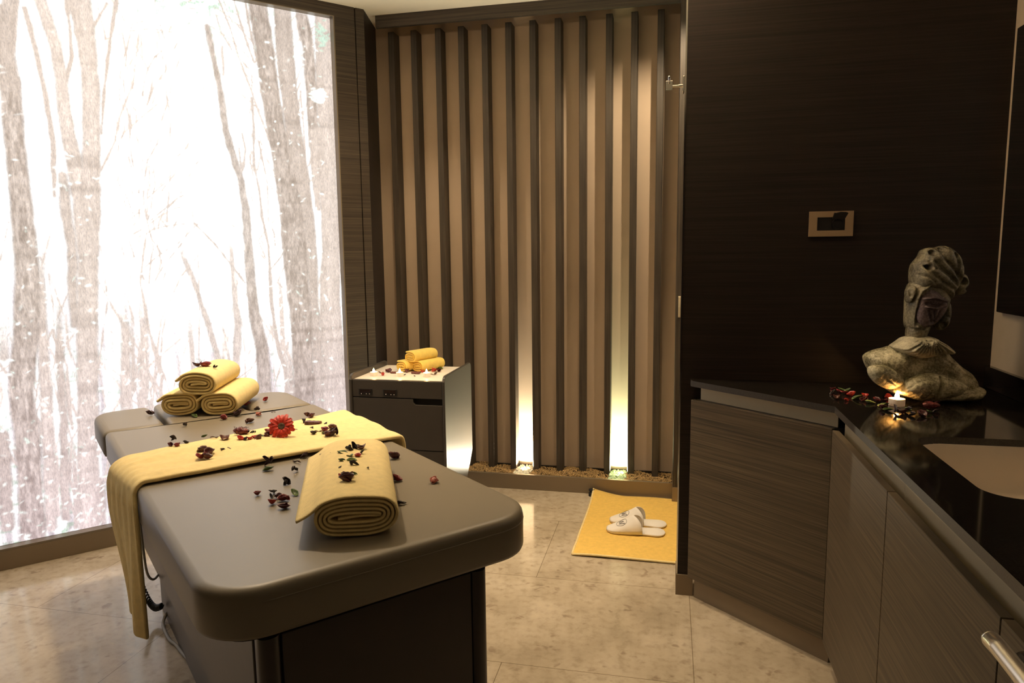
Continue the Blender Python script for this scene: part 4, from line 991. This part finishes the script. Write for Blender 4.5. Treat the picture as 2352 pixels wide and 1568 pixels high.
# ================================================================ FLOWER AND DRIED PETALS
PETALS = [
(-1.880,2.504,0.9450,0.046,'bur','p','burgundy dried petal on the left of the topmost rolled towel'),
(-1.844,2.499,0.9450,0.046,'red','p','red curled petal on the crest of the topmost rolled towel'),
(-1.791,2.495,0.9450,0.028,'drk','p','small dark dried scrap alone on the topmost rolled towel'),
(-2.005,2.366,0.7715,0.031,'jag','t','black twisted dried calyx alone on the left head cushion'),
(-1.807,2.362,0.7715,0.032,'grn','t','bright green leaf in front of the stacked towel rolls'),
(-1.742,2.226,0.7715,0.029,'drk','t','dark brown cupped petal alone between green leaf and yellow runner'),
(-1.666,2.342,0.7715,0.022,'red','t','small flat red petal right of the bright green leaf'),
(-1.638,2.398,0.7715,0.044,'jag','t','dark ragged petal cluster right of the stacked towel rolls'),
(-1.726,2.590,0.7715,0.026,'red','t','small red petal at the left end of the right cushion gap'),
(-1.623,2.516,0.7715,0.021,'drk','t','small dark petal lying in the bend of the right cushion gap'),
(-1.565,2.425,0.7715,0.024,'bud','t','orange brown round bud below the right cushion gap'),
(-1.536,2.484,0.7715,0.014,'twig','t','tiny brown seed on the cushion right of the orange bud'),
(-1.692,2.684,0.7715,0.028,'red','t','red cup shaped petal alone on the right head cushion'),
(-1.532,2.316,0.7715,0.036,'brn','t','brown dried petal at the back edge of the yellow runner'),
(-1.606,1.994,0.7860,0.032,'drk','b','dark green black scrap at the left end of the runner petals'),
(-1.567,1.925,0.7860,0.018,'bur','b','burgundy sliver beside the red petal at runner left end'),
(-1.544,1.929,0.7860,0.018,'red','b','red petal below the dark scrap at runner left end'),
(-1.538,1.967,0.7860,0.016,'drk','b','small blackish green fragment left of the green leaf on the runner'),
(-1.530,2.046,0.7860,0.018,'grn','b','small green leaf near the back edge of the runner'),
(-1.489,2.042,0.7860,0.021,'twig','b','thin brown twig left of the red brown star petal'),
(-1.434,2.018,0.7860,0.041,'brn','b','red brown star shaped petal left of the hairy husk'),
(-1.421,2.094,0.7860,0.063,'husk','b','large hairy dark red husk on the yellow runner'),
(-1.388,2.118,0.7860,0.030,'drk','b','dark dried calyx between hairy husk and red flower'),
(-1.385,2.032,0.7860,0.032,'brt','b','bright red curled petal in front of the hairy husk'),
(-1.365,2.031,0.7860,0.020,'drk','b','dark petal right of the bright red one before the husk'),
(-1.353,2.038,0.7860,0.020,'brt','b','small bright red petal midway between husk and flower'),
(-1.349,2.061,0.7860,0.018,'brt','b','small upright red petal behind the row before the flower'),
(-1.342,2.079,0.7860,0.024,'grn','b','green leaf sliver just left of the red flower'),
(-1.322,2.049,0.7860,0.023,'brn','b','brown striped petal under the green sliver by the flower'),
(-1.317,2.084,0.7860,0.029,'bur','b','dark burgundy petal touching the red flower from the left'),
(-1.337,2.127,0.7860,0.036,'red','b','round dark red petal behind the left side of the red flower'),
(-1.257,2.176,0.7860,0.023,'twig','b','thin brown sliver just right of the red flower'),
(-1.379,1.822,0.7860,0.034,'red','b','largest red petal of the front runner cluster'),
(-1.420,1.886,0.7860,0.027,'brn','b','brown dome shaped petal on top of the front runner cluster'),
(-1.386,1.873,0.7860,0.027,'bur','b','upright burgundy petal at the right of the front runner cluster'),
(-1.361,1.821,0.7860,0.026,'bur','b','dark red petal at the foot of the front runner cluster'),
(-1.370,1.914,0.7860,0.019,'drk','b','dark curled scrap right of the front runner cluster'),
(-1.359,1.932,0.7860,0.018,'twig','b','pale brown twig right of the dark curled scrap on runner'),
(-1.331,2.381,0.7860,0.036,'bur','b','rose brown curled petal at the back right of the runner'),
(-1.308,2.378,0.7860,0.023,'bur','b','small rose brown petal overlapping the curled one at back right'),
(-1.291,2.291,0.7860,0.032,'drk','b','black bent stalk left of the dark red bark block'),
(-1.248,2.272,0.7860,0.057,'bark','b','dark red brown bark block on the right half of the runner'),
(-1.200,2.268,0.7860,0.022,'drk','b','black leaf scrap right of the bark block'),
(-1.215,2.202,0.7860,0.028,'drk','b','black curled leaf below the bark block'),
(-1.181,2.148,0.7860,0.027,'drk','b','blackish green star shaped scrap below the black curled leaf'),
(-1.179,2.178,0.7860,0.021,'twig','b','dark forked twig left of the round red petal'),
(-1.163,2.193,0.7860,0.036,'red','b','round red petal in the right runner cluster'),
(-1.152,2.231,0.7860,0.031,'brn','b','brown upright bud in the right runner cluster'),
(-1.129,2.199,0.7860,0.021,'drk','b','dark petal right of the brown upright bud'),
(-1.138,2.155,0.7860,0.027,'grn','b','pale green leaf in the right runner cluster'),
(-1.117,2.130,0.7860,0.026,'bur','b','burgundy petal in front of the pale green leaf'),
(-1.101,2.144,0.7860,0.035,'jag','b','ragged dark brown cluster at the right end of the runner'),
(-1.162,1.842,0.7715,0.039,'jag','t','dark burgundy ragged cluster in front of the runner edge'),
(-1.139,1.795,0.7715,0.023,'grn','t','yellow green leaf under the ragged cluster by the runner edge'),
(-1.094,1.881,0.7715,0.026,'twig','t','dark brown twig on the cushion behind the round dark pod'),
(-1.098,1.936,0.7715,0.023,'jag','t','small brown scrap nearest the runner beside the rolled towel'),
(-1.055,1.797,0.7715,0.023,'drk','t','round dark pod left of the big rolled towel'),
(-1.019,1.690,0.7715,0.026,'drk','t','dark bird shaped curled leaf on the bare cushion'),
(-1.048,1.597,0.7715,0.017,'red','t','small red petal alone at the left of the cushion scatter'),
(-1.011,1.617,0.7715,0.021,'drk','t','dark folded petal at the back of the cushion red cluster'),
(-1.001,1.592,0.7715,0.016,'drk','t','dark drop shaped petal at the left of the cushion red cluster'),
(-0.982,1.589,0.7715,0.016,'bur','t','dark burgundy petal in the middle of the cushion red cluster'),
(-0.959,1.573,0.7715,0.025,'red','t','bright red winged petal of the cushion red cluster'),
(-0.973,1.542,0.7715,0.020,'brt','t','orange red cup petal below the cushion red cluster'),
(-0.929,1.523,0.7715,0.024,'bur','t','shiny rose brown cup petal nearest the table front of the cluster'),
(-0.955,1.621,0.7715,0.023,'grn','t','dark green folded leaf right of the cushion red cluster'),
(-0.919,1.764,0.8479,0.021,'grn','r','green leaf at the back left on top of the rolled towel'),
(-0.931,1.756,0.8296,0.033,'bur','r','large burgundy petal at the left on top of the rolled towel'),
(-0.872,1.666,0.8487,0.016,'drk','r','dark red torn petal below the large burgundy one'),
(-0.891,1.718,0.8527,0.014,'bur','r','small pinkish brown petal under the back left green leaf'),
(-0.853,1.699,0.8627,0.025,'grn','r','broad green leaf in the middle of the rolled towel petals'),
(-0.840,1.717,0.8655,0.028,'drk','r','dark brown standing petal right of the broad green leaf'),
(-0.834,1.746,0.8660,0.026,'drk','r','pointed dark petal at the very back of the rolled towel petals'),
(-0.817,1.746,0.8658,0.022,'brn','r','brown ragged petal at the back right of the rolled towel petals'),
(-0.795,1.699,0.8658,0.015,'drk','r','small dark oval leaf at the right of the rolled towel petals'),
(-0.795,1.674,0.8660,0.016,'brt','r','bright red bud shaped petal on top of the rolled towel'),
(-0.816,1.671,0.8656,0.018,'grn','r','olive leaf behind the shiny green leaf on the rolled towel'),
(-0.796,1.635,0.8657,0.020,'pal','r','shiny bright green leaf in the centre of the rolled towel petals'),
(-0.819,1.628,0.8630,0.018,'grn','r','dark green oval leaf alone left of the shiny green leaf'),
(-0.777,1.596,0.8658,0.024,'drk','r','dark twisted petal below the shiny green leaf'),
(-0.798,1.578,0.8624,0.013,'drk','r','small black star scrap below the dark green oval leaf'),
(-0.727,1.583,0.8650,0.008,'drk','r','tiny dark crumb alone at the right of the rolled towel'),
(-0.737,1.529,0.8660,0.012,'grn','r','tiny dark green scrap above the front red petals on the roll'),
(-0.760,1.509,0.8636,0.019,'brt','r','bright red petal at the back of the front petals on the roll'),
(-0.744,1.506,0.8653,0.027,'bur','r','dark red petal behind the front petals on the roll'),
(-0.733,1.482,0.8652,0.037,'bur','r','widest burgundy petal nearest the end of the rolled towel'),
(-0.821,1.971,0.7715,0.040,'bur','t','large ragged burgundy blossom right of the rolled towel'),
(-0.732,1.773,0.7715,0.031,'red','t','deep red cup petal right of the rolled towel middle'),
(-0.655,1.605,0.7715,0.022,'drk','t','brown black petal beside the front right of the rolled towel'),
(-0.622,1.782,0.7715,0.034,'bud','t','pinkish brown pod alone on the right of the massage table'),
(-1.434,3.333,0.7860,0.040,'twig','k','dark stick between the left and middle candles on the trolley'),
(-1.404,3.274,0.7860,0.018,'brt','k','small red petal in front of the left stick on the trolley'),
(-1.414,3.376,0.7860,0.036,'bur','k','burgundy curled petal left of the small towel rolls'),
(-1.369,3.343,0.7860,0.036,'bark','k','flat red brown bark strip behind the middle candle'),
(-1.312,3.378,0.7860,0.034,'bur','k','dark burgundy petal right of the middle candle'),
(-1.295,3.303,0.7860,0.015,'drk','k','tiny dark scrap right of the middle candle foot'),
(-1.253,3.348,0.7860,0.044,'bark','k','brown bark piece left of the right candle on the trolley'),
(-1.235,3.390,0.7860,0.020,'brt','k','red petal between bark piece and right candle'),
(-1.233,3.275,0.7860,0.011,'drk','k','tiny dark crumb at the trolley front edge'),
(-1.183,3.424,0.7860,0.027,'brt','k','red oval petal right of the right candle'),
(-1.178,3.507,0.7860,0.035,'grn','k','green leaf at the far right of the trolley top'),
(-1.152,3.429,0.7860,0.027,'bur','k','dark red petal under the far right green leaf'),
(-1.150,3.325,0.7860,0.024,'twig','k','thin dark twig in front of the red oval petal'),
(-1.141,3.339,0.7860,0.018,'drk','k','dark tiny petal at the end of the thin twig'),
(0.556,2.576,0.8955,0.030,'drk','c','dark green leaf at the far left of the counter petals'),
(0.570,2.632,0.8955,0.020,'red','c','red round petal at the back left end of the counter petals'),
(0.583,2.611,0.8955,0.020,'red','c','dusky red petal beside the back left round petal'),
(0.599,2.637,0.8955,0.022,'grn','c','green leaf behind the left counter petals'),
(0.621,2.640,0.8955,0.017,'grn','c','thin green leaf blade at the back of the counter petals'),
(0.600,2.576,0.8955,0.030,'red','c','wide red petal in the left counter cluster'),
(0.615,2.556,0.8955,0.024,'brt','c','orange red folded petal at the right of the left counter cluster'),
(0.554,2.495,0.8955,0.020,'brn','c','red brown petal at the front of the left counter cluster'),
(0.577,2.471,0.8955,0.014,'brt','c','bright red upright petal in front of the left counter cluster'),
(0.618,2.499,0.8955,0.026,'grn','c','green oval leaf between left cluster and red shell petal'),
(0.652,2.540,0.8955,0.022,'brt','c','red shell petal midway to the counter candle'),
(0.637,2.481,0.8955,0.023,'bur','c','dark red petal below the red shell petal'),
(0.641,2.441,0.8955,0.023,'pal','c','pale green torn leaf midway to the counter candle'),
(0.668,2.465,0.8955,0.028,'bur','c','dark burgundy petal left of the counter candle'),
(0.697,2.470,0.8955,0.021,'bur','c','shadowy red petal touching the counter candle left side'),
(0.723,2.537,0.8955,0.018,'brt','c','red petal peeking from behind the counter candle'),
(0.678,2.414,0.8955,0.020,'grn','c','olive leaf below left of the counter candle'),
(0.664,2.399,0.8955,0.019,'pal','c','pale torn leaf beside the olive leaf on the counter'),
(0.658,2.354,0.8955,0.023,'bur','c','dark red petal under the olive leaf on the counter'),
(0.667,2.337,0.8955,0.023,'grn','c','bright green oval leaf in front of the counter candle'),
(0.687,2.316,0.8955,0.027,'drk','c','dark ragged petal in front of the counter candle base'),
(0.698,2.300,0.8955,0.022,'brn','c','brown red petal right of the bright green oval leaf'),
(0.725,2.328,0.8955,0.029,'drk','c','dark leaf cluster right of the counter candle'),
(0.731,2.366,0.8955,0.016,'pal','c','pale green sliver above the dark leaf cluster'),
(0.718,2.275,0.8955,0.022,'drk','c','dark petal at the front of the counter petals'),
(0.742,2.279,0.8955,0.031,'bur','c','dark red wide petal left of the large red husk'),
(0.777,2.320,0.8955,0.017,'pal','c','small pale green leaf under the large red husk'),
(0.801,2.378,0.8955,0.054,'husk','c','large red fibrous husk right of the counter candle'),
(0.793,2.316,0.8955,0.026,'drk','c','dark petal at the right end of the counter petals')]

def petal_mesh(kind, size, seed):
    rs = random.Random(seed); mb = MB(); R = size/2
    def blade(c, R, cup, fold, twist, ragged, asp, tilt, az, tip=.0, nr=6, na=18):
        P = []; ph = rs.uniform(0, 6.28); rg_ = [1+ragged*rs.uniform(-1, .5) for _ in range(na)]
        for i in range(nr+1):
            r = i/nr; row = []
            for k in range(na+1):
                a = 2*math.pi*k/na
                q = r*R*(1+(rg_[k % na]-1)*r*r)*(1+tip*max(0, math.cos(a))**6)
                x, y = q*math.cos(a), q*math.sin(a)*asp
                z = cup*R*(r*r) + .22*R*r*r*ragged*3*math.sin(2*a+ph)
                if fold:
                    th = fold*y/(R*asp+1e-6); y = R*asp*math.sin(th)/max(abs(fold), .3); z += R*asp*(1-math.cos(th))/max(abs(fold), .3)
                v = Vector((x, y, z)); v = Matrix.Rotation(twist*x/R, 3, 'X') @ v
                v = Matrix.Rotation(az, 3, 'Z') @ (Matrix.Rotation(tilt, 3, 'Y') @ v)
                row.append(v+c)
            P.append(row)
        mb.grid(P)
    z0 = Vector((0, 0, 0))
    if kind in ('bur', 'red', 'brt', 'brn', 'bud'):
        blade(z0, R, rs.uniform(.5, .9), rs.uniform(.3, 1.0), rs.uniform(-.3, .3), .14, rs.uniform(.7, .95), rs.uniform(-.6, .6), rs.uniform(0, 6.28))
        if kind == 'bud': blade(Vector((0, 0, R*.9)), R*.95, -.75, 0, 0, .08, .9, 0, 1)
        elif rs.random() < .6: blade(Vector((R*rs.uniform(-.4, .4), R*rs.uniform(-.4, .4), R*.2)), R*.65, .5, rs.uniform(.5, 1.3), .3, .18, .8, rs.uniform(-.9, .9), rs.uniform(0, 6.28))
    elif kind in ('grn', 'pal'):
        blade(z0, R, .35, rs.uniform(.5, .9), rs.uniform(-.3, .3), .05, .66, rs.uniform(-.5, .5), rs.uniform(-.6, .6), .25)
    elif kind in ('drk', 'jag'):
        for k in range(2 if kind == 'drk' else 4):
            sp_ = R*.45 if k else 0; a = rs.uniform(0, 6.28)
            blade(Vector((sp_*math.cos(a), sp_*math.sin(a), R*.15*k)), R*rs.uniform(.5, .8), rs.uniform(.3, .8), rs.uniform(.6, 1.6), rs.uniform(-.8, .8), .22, rs.uniform(.5, .8), rs.uniform(-.9, .9), rs.uniform(0, 6.28), .3, 5, 14)
    elif kind == 'twig':
        a = rs.uniform(-.5, .5); pts = [Vector((R*(t-.5)*2*math.cos(a), R*(t-.5)*2*math.sin(a), R*.12*math.sin(t*7+seed))) for t in [k/8 for k in range(9)]]
        mb.tube(pts, [R*.10+.0004, R*.13+.0004, R*.16, R*.14, R*.12, R*.16, R*.20, R*.14, R*.05], 7)
    elif kind == 'bark':
        n = 12; P = []
        for i in range(n+1):
            x = (i/n-.5)*2*R; row = []
            for k in range(13):
                a = 2*math.pi*k/12; rr = 1+.10*math.sin(i*1.7+k*2.1)
                row.append((x, .42*R*max(-.9, min(.9, 1.3*math.cos(a)))*rr, .26*R*max(-.85, min(.85, 1.3*math.sin(a)))*rr))
            P.append(row)
        mb.grid(P); mb.f.append(tuple(range(12, -1, -1))); mb.f.append(tuple(n*13+k for k in range(13)))
    elif kind == 'husk':
        n = 16; P = []
        for i in range(n+1):
            t = i/n; rr = R*.48*max(.05, math.sin(math.pi*(.08+.84*t)))**.7; row = []
            for k in range(19):
                a = 2*math.pi*k/18; q = rr*(1+.10*math.sin(k*5+i)+.06*rs.uniform(-1, 1)*(0 if k in (0, 18) else 1))
                row.append(((t-.5)*2*R, q*math.cos(a), q*.9*math.sin(a)))
            P.append(row)
        mb.grid(P)
        for k in range(99):
            t = rs.uniform(.1, .9); a = rs.uniform(0, 6.28); rr = R*.47
            p0 = Vector(((t-.5)*2*R, rr*math.cos(a)*.95, rr*.85*math.sin(a))); p1 = p0+Vector((rs.uniform(-.3, .5)*R, rs.uniform(-.1, .1)*R+p0.y*.25, p0.z*.25+rs.uniform(-.05, .15)*R))
            mb.tube([p0, p0.lerp(p1, .5)+Vector((0, 0, R*.04)), p1], [.0006, .0005, .0002], 4)
    v = np.array(mb.v); mb.v = [tuple(x) for x in v-np.array([0, 0, v[:, 2].min()])]
    return mb
NAMES = {'grn': 'dried_leaf', 'pal': 'dried_leaf', 'twig': 'dry_twig', 'bark': 'bark_piece', 'husk': 'seed_husk', 'bud': 'flower_bud'}
CATS = {'grn': 'leaf', 'pal': 'leaf', 'twig': 'twig', 'bark': 'bark', 'husk': 'husk', 'bud': 'bud'}
GRP = {'p': 'dried petals on the towel stack', 't': 'dried petals on the cushions', 'b': 'dried petals on the yellow runner', 'r': 'dried petals on the big rolled towel', 'k': 'dried petals on the trolley', 'c': 'dried petals on the granite worktop'}
for i, (x, y, z, size, kind, sf, lab) in enumerate(PETALS):
    k2 = 'drk' if kind == 'jag' and i % 3 else kind
    o = obj(NAMES.get(kind, 'dried_petal'), petal_mesh(kind, size*(1.28 if size < .028 else 1.0)*{'bud': .8, 'husk': .9}.get(kind, 1), 100+i), PM[kind], smooth=True)
    if kind not in ('twig', 'bark', 'husk'): solid(o, .0006, 0)
    o.location = (x, y, z); tag(o, lab, CATS.get(kind, 'petal'), GRP[sf])
# gerbera standing tilted towards the room
gf = empty('red_flower', (-1.268, 2.095, TZ+.052)); tag(gf, 'large scarlet daisy flower lying on the yellow runner', 'flower')
gf.rotation_euler = (rad(62), 0, rad(22))
rs_ = random.Random(4)
for k in range(17):
    a = 2*math.pi*k/17+rs_.uniform(-.06, .06); L = .040*rs_.uniform(.88, 1.06); P = []
    for i in range(8):
        t = i/7; wd = .0085*math.sin(math.pi*min(1, .12+t*.80))**.55*(1.05 if t < .9 else .85); row = []
        for j in range(5):
            u = (j/4-.5)*2; r = .008+t*(L-.004)+(.0022*(math.cos(u*5)) if i == 7 else 0)
            x, y, z = r, wd*u, .004+.004*math.sin(t*3)+.0020*u*u-(.006*t*t)+.002*(k % 2)
            row.append((x*math.cos(a)-y*math.sin(a), x*math.sin(a)+y*math.cos(a), z))
        P.append(row)
    o = obj('petal', MB().grid(P), FLOW, gf, smooth=True); solid(o, .0008, 0)
obj('flower_disc', MB().lathe([(.001, 0), (.012, .001), (.014, .005), (.011, .009), (.006, .0085), (.001, .007)], seg=20), FLOWC, gf, smooth=True)
obj('calyx', MB().lathe([(.001, -.006), (.008, -.004), (.013, .003)], seg=14), PM['grn'], gf, smooth=True)

# ================================================================ CHAIR CORNER IN THE FOREGROUND
ch = empty('visitor_chair', (.36, .42, 0)); tag(ch, 'dark padded chair back with a pale metal top rail close to the camera', 'chair')
SATIN = simple('satin_steel', (.72, .66, .56), .30, .9)
obj('top_rail', MB().tube([(-.018, .379, .982), (-.017, .36, .982), (-.016, .0, .975), (-.016, -.30, .97)], [.0095, .0095, .0095, .0095], 16), SATIN, ch, smooth=True)
obj('rail_cap', MB().lathe([(.0095, 0), (.0088, .004), (.006, .0075), (.001, .009)], seg=16), SATIN, ch, smooth=True).matrix_parent_inverse = Matrix.Translation((-.018, .378, .982)) @ Matrix.Rotation(rad(-90), 4, 'X')
obj('backrest', MB().box(-.006, .095, -.30, .368, .55, .984), PURP, ch, bevel=.012, seg=3)
obj('seat', MB().box(-.42, -.01, -.30, .34, .40, .47), PURP, ch, bevel=.015, seg=3)
for x in (-.40, .03):
    for y in (-.28, .33): obj('leg', MB().tube([(x, y, .56 if x > 0 else .41), (x, y, .0)], .012, 12), SATIN, ch, smooth=True)
